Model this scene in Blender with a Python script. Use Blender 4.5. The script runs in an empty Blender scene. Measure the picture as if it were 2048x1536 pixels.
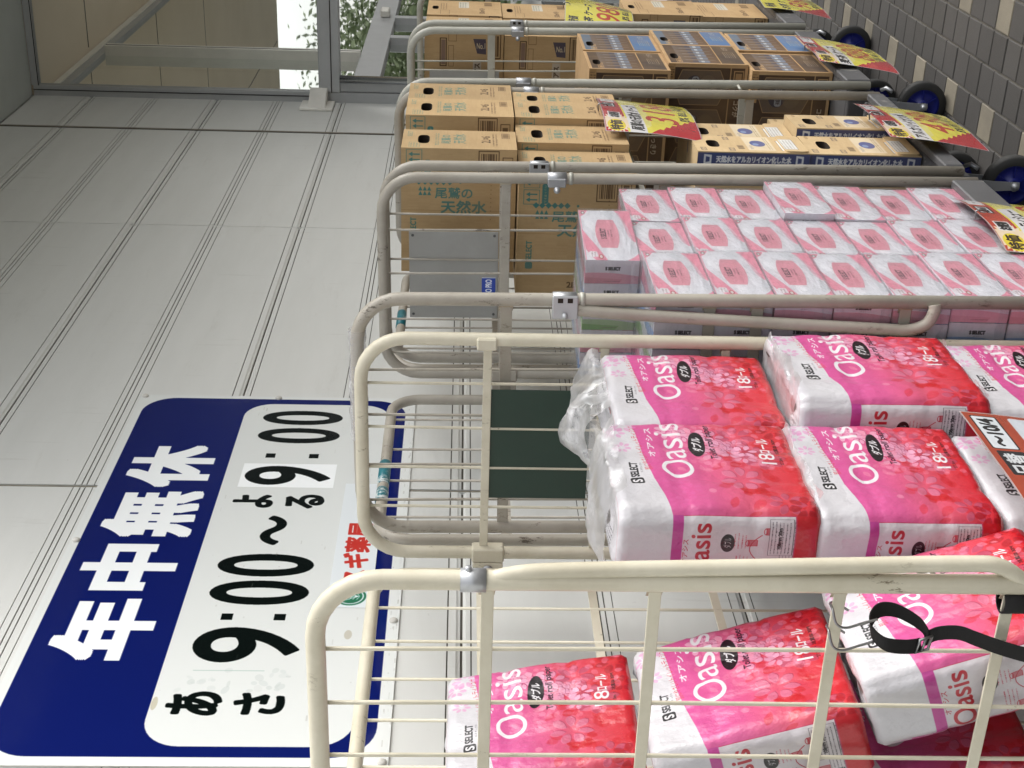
import bpy, bmesh, math, random
import numpy as np
from mathutils import Vector, Matrix, Euler, noise
R = math.radians
random.seed(7)
rng = np.random.default_rng(7)
S = bpy.context.scene
COL = S.collection
CT = COL

# ------------------------------------------------------------------ camera, world, sun, exposure
cd = bpy.data.cameras.new('camera'); cam = bpy.data.objects.new('camera', cd); COL.objects.link(cam)
cd.sensor_width = 36; cd.lens = 2750 / 2048 * 36; cd.clip_end = 400; cd.clip_start = .05
_rt = Vector((-.02902, -.03199, -.99907)); _up = Vector((.43068, -.90236, .01638)); _bk = Vector((-.90204, -.4298, .03996))
M = Matrix.Identity(4)
for i in range(3):
    M[i][0] = _rt[i]; M[i][1] = _up[i]; M[i][2] = _bk[i]
M[2][3] = 1.5
cam.matrix_world = M
S.camera = cam
S.render.resolution_x = 1024; S.render.resolution_y = 768
W = bpy.data.worlds.new('World'); S.world = W; W.use_nodes = True
wn = W.node_tree.nodes; wl = W.node_tree.links
bg = wn['Background']
sky = wn.new('ShaderNodeTexSky'); sky.sky_type = 'NISHITA'; sky.sun_disc = False
sky.sun_elevation = R(48); sky.sun_rotation = R(150); sky.air_density = 1.0; sky.dust_density = 5.0; sky.ozone_density = 1.0
# overcast: the sky's colour is pulled towards grey
hs = wn.new('ShaderNodeHueSaturation'); hs.inputs['Saturation'].default_value = .22
wl.new(sky.outputs[0], hs.inputs['Color']); wl.new(hs.outputs[0], bg.inputs[0]); bg.inputs[1].default_value = .15
sd = bpy.data.lights.new('sun', 'SUN'); sun = bpy.data.objects.new('sun', sd); COL.objects.link(sun)
sd.energy = .45; sd.angle = R(45); sd.color = (1, .96, .9)
SD = Vector((.42, -.95, .62)).normalized()
sun.rotation_euler = SD.to_track_quat('Z', 'Y').to_euler()
S.view_settings.view_transform = 'Standard'; S.view_settings.look = 'None'; S.view_settings.gamma = 1
S.view_settings.exposure = 1.07
S.cycles.use_denoising = True
S.cycles.max_bounces = 10; S.cycles.transparent_max_bounces = 24

# ------------------------------------------------------------------ materials
def lin(c):
    c = [x / 255 for x in c]
    return tuple((x / 12.92 if x <= .04045 else ((x + .055) / 1.055) ** 2.4) for x in c) + (1,)
MATS = {}
class N:
    def __init__(s, name):
        s.m = bpy.data.materials.new(name); s.m.use_nodes = True; s.t = s.m.node_tree; s.n = s.t.nodes; s.l = s.t.links
        s.p = s.n['Principled BSDF']; s.out = s.n['Material Output']
        MATS[name] = s.m
    def new(s, t, **k):
        o = s.n.new(t)
        for a, b in k.items(): setattr(o, a, b)
        return o
    def link(s, a, b): s.l.new(a, b)
    def coord(s, kind='Object', scale=None):
        c = s.new('ShaderNodeTexCoord'); o = c.outputs[kind]
        if scale is not None:
            mp = s.new('ShaderNodeMapping'); mp.inputs['Scale'].default_value = scale
            s.link(o, mp.inputs[0]); o = mp.outputs[0]
        return o
    def noise(s, scale, detail=4, rough=.6, vec=None, lo=None, hi=None):
        t = s.new('ShaderNodeTexNoise'); t.inputs['Scale'].default_value = scale; t.inputs['Detail'].default_value = detail
        t.inputs['Roughness'].default_value = rough
        s.link(vec if vec is not None else s.coord(), t.inputs['Vector'])
        o = t.outputs[0]
        if lo is not None:
            r = s.new('ShaderNodeMapRange'); r.inputs[1].default_value = lo; r.inputs[2].default_value = hi
            s.link(o, r.inputs[0]); o = r.outputs[0]
        return o
    def mix(s, fac, a, b):
        m = s.new('ShaderNodeMix', data_type='RGBA')
        if hasattr(fac, 'links'): s.link(fac, m.inputs[0])
        else: m.inputs[0].default_value = fac
        for v, i in ((a, 6), (b, 7)):
            if hasattr(v, 'links'): s.link(v, m.inputs[i])
            else: m.inputs[i].default_value = v
        return m.outputs[2]
    def mul(s, a, f):
        m = s.new('ShaderNodeMath', operation='MULTIPLY'); s.link(a, m.inputs[0])
        if hasattr(f, 'links'): s.link(f, m.inputs[1])
        else: m.inputs[1].default_value = f
        return m.outputs[0]
    def bump(s, h, dist, strength=1):
        b = s.new('ShaderNodeBump'); b.inputs['Distance'].default_value = dist; b.inputs['Strength'].default_value = strength
        s.link(h, b.inputs['Height']); s.link(b.outputs[0], s.p.inputs['Normal']); return b
    def base(s, c):
        if hasattr(c, 'links'): s.link(c, s.p.inputs['Base Color'])
        else: s.p.inputs['Base Color'].default_value = c
    def set(s, **k):
        for a, b in k.items(): s.p.inputs[a.replace('_', ' ')].default_value = b
        return s

def paint(name, c, dark, chip=(90, 84, 74), rough=.42, amount=.62, metal=0):
    m = N(name)
    v = m.coord('Object')
    n1 = m.noise(9, 6, .65, v, .42, .72)
    c1 = m.mix(m.mul(n1, .55), lin(c), lin(dark))
    n2 = m.noise(55, 7, .78, m.coord('Object', (1, 1, .35)), amount - .03, amount + .03)
    n3 = m.noise(6, 3, .6, v, .50, .60)
    c2 = m.mix(m.mul(n2, n3), c1, lin(chip))
    m.base(c2); m.set(Roughness=rough, Metallic=metal)
    m.bump(m.noise(60, 4, .6, v), .0006, .6)
    return m.m
paint('cream_paint', (206, 200, 180), (176, 167, 142), (120, 108, 88))
paint('grey_beige_paint', (168, 162, 150), (132, 125, 112), (92, 84, 72), amount=.6)
paint('pale_grey_paint', (182, 181, 170), (150, 148, 136), (110, 102, 88), amount=.6)
paint('deck_grey_paint', (82, 82, 83), (62, 62, 63), (140, 138, 132), rough=.5, amount=.58)
paint('grey_plate_paint', (158, 158, 154), (140, 139, 133), (100, 96, 90), rough=.5, amount=.68)
paint('green_plate_paint', (26, 54, 42), (24, 46, 37), (70, 80, 72), rough=.45, amount=.72)
paint('zinc', (178, 180, 182), (140, 142, 146), (105, 104, 100), rough=.38, amount=.62, metal=.55)
paint('steel_wire', (150, 150, 150), (110, 110, 110), (70, 66, 62), rough=.3, amount=.66, metal=.9)
paint('aluminium_frame', (176, 178, 179), (160, 162, 163), (88, 88, 88), rough=.4, amount=.75, metal=.1)
paint('bright_aluminium', (234, 232, 224), (214, 212, 204), (120, 120, 118), rough=.35, amount=.75, metal=.1)
paint('stainless', (205, 208, 212), (180, 182, 186), (120, 120, 120), rough=.18, amount=.78, metal=1)
paint('rubber', (38, 38, 37), (52, 51, 48), (70, 68, 62), rough=.75, amount=.62)
paint('blue_plastic', (20, 30, 120), (16, 22, 84), (40, 44, 80), rough=.38, amount=.68)
paint('black_webbing', (16, 15, 15), (24, 22, 21), (36, 34, 32), rough=.85, amount=.66)
paint('weld_paint', (186, 176, 154), (128, 98, 70), (96, 60, 36), rough=.6, amount=.5)
paint('putty', (150, 144, 132), (120, 114, 102), (90, 84, 76), rough=.7, amount=.6)
paint('teal_tape', (28, 112, 122), (22, 84, 96), (215, 218, 214), rough=.4, amount=.5)
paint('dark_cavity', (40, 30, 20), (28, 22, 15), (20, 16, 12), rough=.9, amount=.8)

def wallmat():
    m = N('siding_paint')
    v = m.coord('Object')
    vs = m.coord('Object', (1.2, 1, 7))
    oi = m.new('ShaderNodeObjectInfo')
    n = m.noise(1.6, 6, .62, vs, .3, .75)
    c = m.mix(m.mul(n, .5), lin((216, 217, 213)), lin((198, 199, 194)))
    c = m.mix(m.mul(oi.outputs['Random'], .25), c, lin((206, 208, 204)))
    d = m.noise(30, 6, .7, v, .66, .78)
    c = m.mix(m.mul(d, .5), c, lin((150, 148, 138)))
    streak = m.noise(3.2, 5, .6, m.coord('Object', (9, 1, .8)), .62, .8)
    c = m.mix(m.mul(streak, .4), c, lin((158, 156, 146)))
    sc_ = m.noise(2.2, 7, .75, m.coord('Object', (.6, 1, 3.5)), .58, .72)
    c = m.mix(m.mul(sc_, .28), c, lin((172, 170, 160)))
    m.base(c); m.set(Roughness=.55)
    m.bump(m.noise(140, 3, .6, v), .0004, .5)
    return m.m
wallmat()
def simple(name, c, c2=None, rough=.5, nscale=12, bumpd=.0004, metal=0, spec=.5):
    m = N(name); v = m.coord('Object')
    m.base(m.mix(m.noise(nscale, 5, .6, v, .35, .7), lin(c), lin(c2 or c))); m.set(Roughness=rough, Metallic=metal)
    m.p.inputs['Specular IOR Level'].default_value = spec
    m.bump(m.noise(nscale * 9, 3, .6, v), bumpd, .6)
    return m.m
simple('groove_dark', (96, 92, 84), (72, 68, 62), .8)  # darker tone inside the panel grooves and on the wall core
simple('joint_sealant', (148, 144, 130), (120, 115, 102), .7)
simple('soffit_paint', (186, 192, 188), (172, 178, 173), .7, 1.5)
simple('lit_inner_ceiling', (236, 222, 198), (226, 212, 186), .7, 1.5)  # beige ceiling, colour lightened in place of the light inside the entrance
simple('interior_wall', (70, 66, 58), (54, 50, 44), .8, 2)
simple('asphalt', (128, 127, 122), (112, 111, 107), .9, 30, .003)
simple('grout', (96, 92, 85), (70, 67, 61), .9, 40, .001)
simple('tree_leaf', (112, 124, 84), (84, 100, 62), .7, 3)
simple('bark', (80, 66, 52), (60, 50, 40), .9, 12)
simple('white_wall', (215, 213, 206), (190, 188, 180), .7, 2)
simple('added_building_dark', (44, 42, 40), (36, 35, 33), .8, 1)  # kept near black to darken what the sign reflects
simple('added_building_window', (40, 46, 54), (30, 36, 44), .3, 1)
def tilemat(name, a, b, sp):
    m = N(name); v = m.coord('Generated'); o = m.coord('Object')
    oi = m.new('ShaderNodeObjectInfo')
    c = m.mix(oi.outputs['Random'], lin(a), lin(b))
    g = m.coord('Object')
    geo = m.new('ShaderNodeNewGeometry')
    n1 = m.noise(420, 3, .6, geo.outputs['Position'], .55, .68)
    c = m.mix(m.mul(n1, .6), c, lin(sp))
    n2 = m.noise(5, 5, .6, geo.outputs['Position'], .4, .75)
    c = m.mix(m.mul(n2, .4), c, lin((52, 49, 45)))
    m.base(c); m.set(Roughness=.72)
    m.bump(m.noise(500, 3, .6, geo.outputs['Position']), .0008, .7)
    return m.m
tilemat('dark_tile', (66, 64, 62), (56, 54, 52), (84, 81, 76))
tilemat('cream_tile', (128, 121, 106), (114, 108, 94), (146, 139, 124))
def glassmat():
    m = N('coated_glass'); m.n.remove(m.p)
    fr = m.new('ShaderNodeFresnel'); fr.inputs[0].default_value = 1.55
    r = m.new('ShaderNodeMapRange'); r.inputs[1].default_value = 0; r.inputs[2].default_value = .5; r.inputs[3].default_value = .78; r.inputs[4].default_value = 1
    m.link(fr.outputs[0], r.inputs[0])
    t = m.new('ShaderNodeBsdfTransparent'); t.inputs[0].default_value = (.72, .78, .74, 1)
    g = m.new('ShaderNodeBsdfGlossy'); g.inputs['Roughness'].default_value = .015; g.inputs[0].default_value = (.92, .94, .92, 1)
    nb = m.new('ShaderNodeBump'); nb.inputs['Distance'].default_value = .002; nb.inputs['Strength'].default_value = .25
    m.link(m.noise(1.4, 2, .4), nb.inputs['Height']); m.link(nb.outputs[0], g.inputs['Normal'])
    x = m.new('ShaderNodeMixShader'); m.link(r.outputs[0], x.inputs[0]); m.link(t.outputs[0], x.inputs[1]); m.link(g.outputs[0], x.inputs[2])
    m.link(x.outputs[0], m.out.inputs[0])
glassmat()
def clearglass():
    m = N('clear_glass'); m.n.remove(m.p)
    fr = m.new('ShaderNodeFresnel'); fr.inputs[0].default_value = 1.5
    t = m.new('ShaderNodeBsdfTransparent'); t.inputs[0].default_value = (.97, .98, .97, 1)
    g = m.new('ShaderNodeBsdfGlossy'); g.inputs['Roughness'].default_value = .01
    x = m.new('ShaderNodeMixShader'); m.link(fr.outputs[0], x.inputs[0]); m.link(t.outputs[0], x.inputs[1]); m.link(g.outputs[0], x.inputs[2])
    m.link(x.outputs[0], m.out.inputs[0])
clearglass()
def filmmat(name, haze, tint=(.97, .97, .98, 1), wr=(30, 26, 120), rough=.16, spark=.0, bd=.0012, ior=1.3):
    m = N(name); m.n.remove(m.p)
    v = m.coord('Object', (1, 1, 1))
    bp = m.new('ShaderNodeBump'); bp.inputs['Distance'].default_value = bd; bp.inputs['Strength'].default_value = 1
    w = m.noise(wr[0], 4, .62, m.coord('Object', (1, 1.5, 2.4)))
    m.link(w, bp.inputs['Height'])
    t = m.new('ShaderNodeBsdfTransparent'); t.inputs[0].default_value = tint
    g = m.new('ShaderNodeBsdfGlossy'); g.inputs['Roughness'].default_value = rough; m.link(bp.outputs[0], g.inputs['Normal'])
    d = m.new('ShaderNodeBsdfDiffuse'); d.inputs[0].default_value = (.93, .93, .94, 1); m.link(bp.outputs[0], d.inputs['Normal'])
    tr = m.new('ShaderNodeBsdfTranslucent'); tr.inputs[0].default_value = (.93, .93, .94, 1)
    dd = m.new('ShaderNodeMixShader'); dd.inputs[0].default_value = .4; m.link(d.outputs[0], dd.inputs[1]); m.link(tr.outputs[0], dd.inputs[2])
    hz = m.noise(wr[1], 5, .7, m.coord('Object', (1, 1.3, 3)), .5, .8)
    a = m.new('ShaderNodeMath', operation='MULTIPLY_ADD'); m.link(hz, a.inputs[0]); a.inputs[1].default_value = haze * 1.6; a.inputs[2].default_value = haze * .5
    x1 = m.new('ShaderNodeMixShader'); m.link(a.outputs[0], x1.inputs[0]); m.link(t.outputs[0], x1.inputs[1]); m.link(dd.outputs[0], x1.inputs[2])
    fr = m.new('ShaderNodeFresnel'); fr.inputs[0].default_value = ior; m.link(bp.outputs[0], fr.inputs['Normal'])
    fa = m.new('ShaderNodeMath', operation='MULTIPLY_ADD'); m.link(fr.outputs[0], fa.inputs[0]); fa.inputs[1].default_value = .45 if haze > .3 else 1; fa.inputs[2].default_value = spark
    x2 = m.new('ShaderNodeMixShader'); m.link(fa.outputs[0], x2.inputs[0]); m.link(x1.outputs[0], x2.inputs[1]); m.link(g.outputs[0], x2.inputs[2])
    m.link(x2.outputs[0], m.out.inputs[0])
filmmat('clear_film', .09, wr=(34, 20, 0), spark=.02, bd=.0045)
filmmat('crumpled_film', .42, wr=(16, 9, 0), rough=.3, spark=.0, bd=.0008, ior=1.18)
filmmat('lamination', .03, wr=(6, 8, 0), rough=.12, spark=.02)

# ------------------------------------------------------------------ print rasteriser (draws labels into images made here)
SS = 2
def edge_mask(E, H, Wd):
    E = np.asarray(E, float)
    y0, y1 = E[:, 1], E[:, 3]; sw = y0 > y1
    x0 = np.where(sw, E[:, 2], E[:, 0]); x1 = np.where(sw, E[:, 0], E[:, 2])
    a = np.minimum(y0, y1); b = np.maximum(y0, y1)
    r0 = np.clip(np.ceil(a - .5), 0, H).astype(int); r1 = np.clip(np.ceil(b - .5), 0, H).astype(int)
    cnt = r1 - r0; k = cnt > 0
    r0, cnt, x0, x1, a, b = r0[k], cnt[k], x0[k], x1[k], a[k], b[k]
    if not len(r0): return np.zeros((H, Wd), bool)
    idx = np.repeat(np.arange(len(r0)), cnt)
    off = np.arange(cnt.sum()) - np.repeat(np.cumsum(cnt) - cnt, cnt)
    row = r0[idx] + off
    x = x0[idx] + (row + .5 - a[idx]) * (x1[idx] - x0[idx]) / (b[idx] - a[idx])
    col = np.clip(np.ceil(x - .5), 0, Wd).astype(int)
    acc = np.zeros((H, Wd + 1), np.int32); np.add.at(acc, (row, col), 1)
    return (np.cumsum(acc, 1)[:, :Wd] & 1).astype(bool)
_tc = {}
def glyphs(s):
    if s in _tc: return _tc[s]
    c = bpy.data.curves.new('t', 'FONT'); c.body = s; c.size = 1; c.resolution_u = 8
    o = bpy.data.objects.new('t', c); COL.objects.link(o)
    dg = bpy.context.evaluated_depsgraph_get()
    m = bpy.data.meshes.new_from_object(o.evaluated_get(dg), depsgraph=dg); m.calc_loop_triangles()
    v = np.array([q.co[:2] for q in m.vertices]).reshape(-1, 2)
    t = np.array([q.vertices[:] for q in m.loop_triangles]).reshape(-1, 3)
    bpy.data.objects.remove(o); bpy.data.curves.remove(c); bpy.data.meshes.remove(m)
    _tc[s] = (v, t); return v, t
class Canvas:
    def __init__(s, w, h, ppm, bg):
        s.k = ppm * SS; s.w = w; s.h = h
        s.H = int(h * ppm) * SS; s.W = int(w * ppm) * SS
        s.a = np.ones((s.H, s.W, 3), np.float32) * (np.array(bg, np.float32) / 255)
    def blend(s, mask, color, alpha=1., box=None):
        y0, y1, x0, x1 = box or (0, s.H, 0, s.W)
        sub = s.a[y0:y1, x0:x1]; mm = (mask.astype(np.float32) * alpha)[..., None]
        c = np.array(color, np.float32) / 255
        s.a[y0:y1, x0:x1] = sub * (1 - mm) + c * mm
    def edges(s, E, color, alpha=1., bold=0, sq=False):
        E = np.array(E, float) * s.k
        b = int(round(bold * s.k))
        x0 = max(int(E[:, [0, 2]].min()) - 2 - b, 0); x1 = min(int(E[:, [0, 2]].max()) + 3 + b, s.W)
        y0 = max(int(E[:, [1, 3]].min()) - 2 - b, 0); y1 = min(int(E[:, [1, 3]].max()) + 3 + b, s.H)
        if x1 <= x0 or y1 <= y0: return
        E[:, [0, 2]] -= x0; E[:, [1, 3]] -= y0
        m = edge_mask(E, y1 - y0, x1 - x0)
        if b:
            o = m.copy()
            for ang in np.linspace(0, 2 * np.pi, 16, endpoint=False):
                q_ = 1 / max(abs(math.cos(ang)), abs(math.sin(ang))) if sq else 1
                dx = int(round(b * q_ * math.cos(ang))); dy = int(round(b * q_ * math.sin(ang)))
                o |= np.roll(np.roll(m, dx, 1), dy, 0)
            m = o
        s.blend(m, color, alpha, (y0, y1, x0, x1))
    def poly(s, pts, color, alpha=1.):
        p = np.array(pts, float); q = np.roll(p, -1, 0); s.edges(np.hstack([p, q]), color, alpha)
    def rect(s, x0, y0, x1, y1, color, alpha=1.): s.poly([(x0, y0), (x1, y0), (x1, y1), (x0, y1)], color, alpha)
    def rrect(s, x0, y0, x1, y1, r, color, alpha=1., corners=(1, 1, 1, 1)):
        pts = []
        for (cx, cy, a0), on in zip(((x1 - r, y0 + r, -90), (x1 - r, y1 - r, 0), (x0 + r, y1 - r, 90), (x0 + r, y0 + r, 180)), corners):
            if on:
                for t in range(0, 91, 10): pts.append((cx + r * math.cos(R(a0 + t)), cy + r * math.sin(R(a0 + t))))
            else:
                pts.append((x1 if a0 in (-90, 0) else x0, y0 if a0 in (-90, 180) else y1))
        s.poly(pts, color, alpha)
    def frame(s, x0, y0, x1, y1, t, color, alpha=1.):
        s.rect(x0, y0, x1, y0 + t, color, alpha); s.rect(x0, y1 - t, x1, y1, color, alpha)
        s.rect(x0, y0, x0 + t, y1, color, alpha); s.rect(x1 - t, y0, x1, y1, color, alpha)
    def ell(s, cx, cy, rx, ry, color, alpha=1., rot=0):
        c, d = math.cos(rot), math.sin(rot)
        s.poly([(cx + rx * math.cos(t) * c - ry * math.sin(t) * d, cy + rx * math.cos(t) * d + ry * math.sin(t) * c) for t in np.linspace(0, 2 * np.pi, 36, endpoint=False)], color, alpha)
    def leaf(s, cx, cy, L, w, ang, color, alpha=1.):
        pts = []
        for t in np.linspace(-1, 1, 11): pts.append((t * L / 2, w / 2 * (1 - t * t) ** .8 * (1 + .2 * t)))
        for t in np.linspace(1, -1, 11): pts.append((t * L / 2, -w / 2 * (1 - t * t) ** .8 * (1 + .2 * t)))
        c, d = math.cos(ang), math.sin(ang)
        s.poly([(cx + x * c - y * d, cy + x * d + y * c) for x, y in pts], color, alpha)
    def line(s, pts, t, color, alpha=1.):
        for (x0, y0), (x1, y1) in zip(pts[:-1], pts[1:]):
            L = math.hypot(x1 - x0, y1 - y0) or 1e-9; nx, ny = -(y1 - y0) / L * t / 2, (x1 - x0) / L * t / 2
            s.poly([(x0 + nx, y0 + ny), (x1 + nx, y1 + ny), (x1 - nx, y1 - ny), (x0 - nx, y0 - ny)], color, alpha)
    def text(s, st, x0, y0, x1, y1, color, alpha=1., bold=0, rot=0, skew=0, sq=False):
        """fits the string's ink into the box"""
        v, t = glyphs(st)
        if not len(t): return
        mn = v.min(0); mx = v.max(0)
        u = (v - mn) / (mx - mn); u[:, 1] = 1 - u[:, 1]
        px = x0 + u[:, 0] * (x1 - x0) + skew * (1 - u[:, 1]) * (y1 - y0); py = y0 + u[:, 1] * (y1 - y0)
        if rot:
            cx, cy = (x0 + x1) / 2, (y0 + y1) / 2; c, d = math.cos(rot), math.sin(rot)
            px, py = cx + (px - cx) * c - (py - cy) * d, cy + (px - cx) * d + (py - cy) * c
        P = np.stack([px, py], 1)
        E = np.concatenate([np.hstack([P[t[:, i]], P[t[:, (i + 1) % 3]]]) for i in range(3)])
        s.edges(E, color, alpha, bold, sq)
    def textline(s, st, x, y, h, color, sx=1., **k):
        v, t = glyphs(st)
        if not len(t): return x
        w = (v[:, 0].max() - v[:, 0].min()) * h * sx / (v[:, 1].max() - v[:, 1].min())
        s.text(st, x, y, x + w, y + h, color, **k); return x + w
    def lines(s, x0, y0, x1, n, gap, t, color, seed=0, alpha=.8):
        r = random.Random(seed)
        for i in range(n):
            x = x0; y = y0 + i * gap
            while x < x1 - t:
                w = t * r.uniform(.5, 1.3)
                s.rect(x, y, min(x + w, x1), y + t * r.uniform(.6, 1.1), color, alpha * r.uniform(.4, 1)); x += w + t * .4
            x1 -= r.uniform(0, .02) * (x1 - x0)
    def barcode(s, x0, y0, x1, y1, color, seed=3):
        r = random.Random(seed); x = x0
        while x < x1:
            w = r.choice((.0012, .002, .003)); s.rect(x, y0, min(x + w, x1), y1, color); x += w + r.choice((.001, .0018, .0026))
    def image(s, name):
        a = s.a.reshape(s.H // SS, SS, s.W // SS, SS, 3).mean((1, 3))[::-1]
        im = bpy.data.images.new(name, a.shape[1], a.shape[0])
        px = np.ones(a.shape[:2] + (4,), np.float32); px[..., :3] = a
        im.pixels.foreach_set(px.ravel()); im.update(); im.pack(); return im
def printmat(name, im, rough=.5, coat=0, bumps=(), spec=.5, var=.06, dirt=None, gain=1.):
    m = N(name)
    t = m.new('ShaderNodeTexImage', image=im, extension='REPEAT'); t.interpolation = 'Cubic'
    uv = m.new('ShaderNodeUVMap'); m.link(uv.outputs[0], t.inputs[0])
    oi = m.new('ShaderNodeObjectInfo')
    v = m.coord('Object')
    n = m.noise(6, 5, .6, v, .3, .75)
    c = t.outputs[0]
    if dirt:
        c = m.mix(m.mul(n, dirt[1]), c, lin(dirt[0]))
    hsv = m.new('ShaderNodeHueSaturation'); r = m.new('ShaderNodeMapRange'); r.inputs[3].default_value = gain * (1 - var); r.inputs[4].default_value = gain * (1 + var)
    m.link(oi.outputs['Random'], r.inputs[0]); m.link(r.outputs[0], hsv.inputs['Value']); m.link(c, hsv.inputs['Color'])
    m.base(hsv.outputs[0]); m.set(Roughness=rough)
    m.p.inputs['Coat Weight'].default_value = coat; m.p.inputs['Coat Roughness'].default_value = .12
    m.p.inputs['Specular IOR Level'].default_value = spec
    if bumps:
        prev = None
        for sc, d, (sx, sy, sz), dist in bumps:
            b = m.new('ShaderNodeBump'); b.inputs['Distance'].default_value = dist; b.inputs['Strength'].default_value = 1
            vv = m.new('ShaderNodeVectorMath', operation='ADD'); mp = m.coord('Object', (sx, sy, sz)); m.link(mp, vv.inputs[0])
            cx = m.new('ShaderNodeCombineXYZ'); mm = m.new('ShaderNodeMath', operation='MULTIPLY'); mm.inputs[1].default_value = 37
            m.link(oi.outputs['Random'], mm.inputs[0]); m.link(mm.outputs[0], cx.inputs[0]); m.link(mm.outputs[0], cx.inputs[1]); m.link(cx.outputs[0], vv.inputs[1])
            m.link(m.noise(sc, d, .6, vv.outputs[0]), b.inputs['Height'])
            if prev: m.link(prev.outputs[0], b.inputs['Normal'])
            prev = b
        m.link(prev.outputs[0], m.p.inputs['Normal'])
        if coat: m.link(prev.outputs[0], m.p.inputs['Coat Normal'])
    return m.m

# ------------------------------------------------------------------ mesh helpers
class MB:
    def __init__(s): s.v = []; s.f = []; s.mi = []; s.sm = []; s.uv = []
    def face(s, pts, mi=0, uv=None, smooth=False):
        b = len(s.v); s.v += [tuple(p) for p in pts]; s.f.append(tuple(range(b, b + len(pts)))); s.mi.append(mi); s.sm.append(smooth)
        s.uv += list(uv) if uv else [(0, 0)] * len(pts)
        return s
    def box(s, x0, x1, y0, y1, z0, z1, mi=0, c=0.):
        x0, x1 = sorted((x0, x1)); y0, y1 = sorted((y0, y1)); z0, z1 = sorted((z0, z1))
        if c <= 0:
            p = [(x, y, z) for x in (x0, x1) for y in (y0, y1) for z in (z0, z1)]
            for q in ((0, 1, 3, 2), (4, 6, 7, 5), (0, 4, 5, 1), (2, 3, 7, 6), (0, 2, 6, 4), (1, 5, 7, 3)): s.face([p[i] for i in q], mi)
            return s
        bm = bmesh.new(); bmesh.ops.create_cube(bm, size=1)
        for v in bm.verts: v.co = Vector(((x0 + x1) / 2 + v.co.x * (x1 - x0), (y0 + y1) / 2 + v.co.y * (y1 - y0), (z0 + z1) / 2 + v.co.z * (z1 - z0)))
        bmesh.ops.bevel(bm, geom=bm.edges[:], offset=c, segments=1, affect='EDGES', profile=.5)
        for f in bm.faces: s.face([v.co for v in f.verts], mi)
        bm.free(); return s
    def obox(s, c, ax, ay, az, mi=0):
        c = Vector(c); ax = Vector(ax) / 2; ay = Vector(ay) / 2; az = Vector(az) / 2
        p = [c + i * ax + j * ay + k * az for i in (-1, 1) for j in (-1, 1) for k in (-1, 1)]
        for q in ((0, 1, 3, 2), (4, 6, 7, 5), (0, 4, 5, 1), (2, 3, 7, 6), (0, 2, 6, 4), (1, 5, 7, 3)): s.face([p[i] for i in q], mi)
        return s
    def tube(s, pts, r, seg=10, mi=0, closed=False, rad=None):
        pts = [Vector(p) for p in pts]; n = len(pts); rings = []
        t0 = (pts[1] - pts[0]).normalized(); up = Vector((0, 0, 1)) if abs(t0.z) < .9 else Vector((1, 0, 0))
        nn = (up - t0 * up.dot(t0)).normalized()
        for i, p in enumerate(pts):
            if closed: t = (pts[(i + 1) % n] - pts[i - 1]).normalized()
            else: t = ((pts[min(i + 1, n - 1)] - pts[max(i - 1, 0)])).normalized()
            nn = (nn - t * nn.dot(t)).normalized(); b = t.cross(nn)
            rr = rad[i] if rad else r
            base = len(s.v); rings.append(base)
            for k in range(seg):
                a = 2 * math.pi * k / seg; s.v.append(tuple(p + nn * rr * math.cos(a) + b * rr * math.sin(a)))
        m = n if closed else n - 1
        for i in range(m):
            a, b = rings[i], rings[(i + 1) % n]
            for k in range(seg):
                s.f.append((a + k, a + (k + 1) % seg, b + (k + 1) % seg, b + k)); s.mi.append(mi); s.sm.append(True); s.uv += [(0, 0)] * 4
        if not closed:
            s.f.append(tuple(rings[0] + k for k in reversed(range(seg)))); s.f.append(tuple(rings[-1] + k for k in range(seg)))
            s.mi += [mi] * 2; s.sm += [False] * 2; s.uv += [(0, 0)] * (2 * seg)
        return s
    def lathe(s, prof, c, axis, seg=32, mi=0):
        axis = Vector(axis).normalized(); u = axis.orthogonal().normalized(); w = axis.cross(u); c = Vector(c); rings = []
        for (r, h) in prof:
            rings.append(len(s.v))
            for k in range(seg):
                a = 2 * math.pi * k / seg; s.v.append(tuple(c + axis * h + (u * math.cos(a) + w * math.sin(a)) * r))
        for i in range(len(prof) - 1):
            for k in range(seg):
                s.f.append((rings[i] + k, rings[i] + (k + 1) % seg, rings[i + 1] + (k + 1) % seg, rings[i + 1] + k)); s.mi.append(mi); s.sm.append(True); s.uv += [(0, 0)] * 4
        return s
    def build(s, name, mats, parent=None, loc=None):
        me = bpy.data.meshes.new(name); me.from_pydata(s.v, [], s.f)
        if isinstance(mats, str): mats = [mats]
        for m in mats: me.materials.append(MATS[m])
        me.polygons.foreach_set('material_index', s.mi); me.polygons.foreach_set('use_smooth', s.sm)
        l = me.uv_layers.new(name='UVMap'); l.data.foreach_set('uv', np.array(s.uv, np.float32).ravel())
        me.update()
        return link(name, me, parent, loc)
def link(name, me, parent=None, loc=None):
    o = bpy.data.objects.new(name, me); COL.objects.link(o)
    if parent is not None: o.parent = parent
    if loc is not None: o.location = loc
    return o
def thing(name, label, cat, loc=(0, 0, 0), rot=None, group=None):
    o = bpy.data.objects.new(name, None); COL.objects.link(o); o.location = loc; o.empty_display_size = .1
    if rot: o.rotation_euler = rot
    return tag(o, label, cat, group)
def tag(o, label, cat, group=None):
    o['label'] = label; o['category'] = cat
    if group: o['group'] = group
    return o
def structure(o): o['kind'] = 'structure'; return o
def arc(c, a0, a1, r, n=7):   # in the Y-Z plane, c=(x,y,z)
    return [(c[0], c[1] + r * math.cos(R(a0 + (a1 - a0) * i / n)), c[2] + r * math.sin(R(a0 + (a1 - a0) * i / n))) for i in range(n + 1)]

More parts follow.
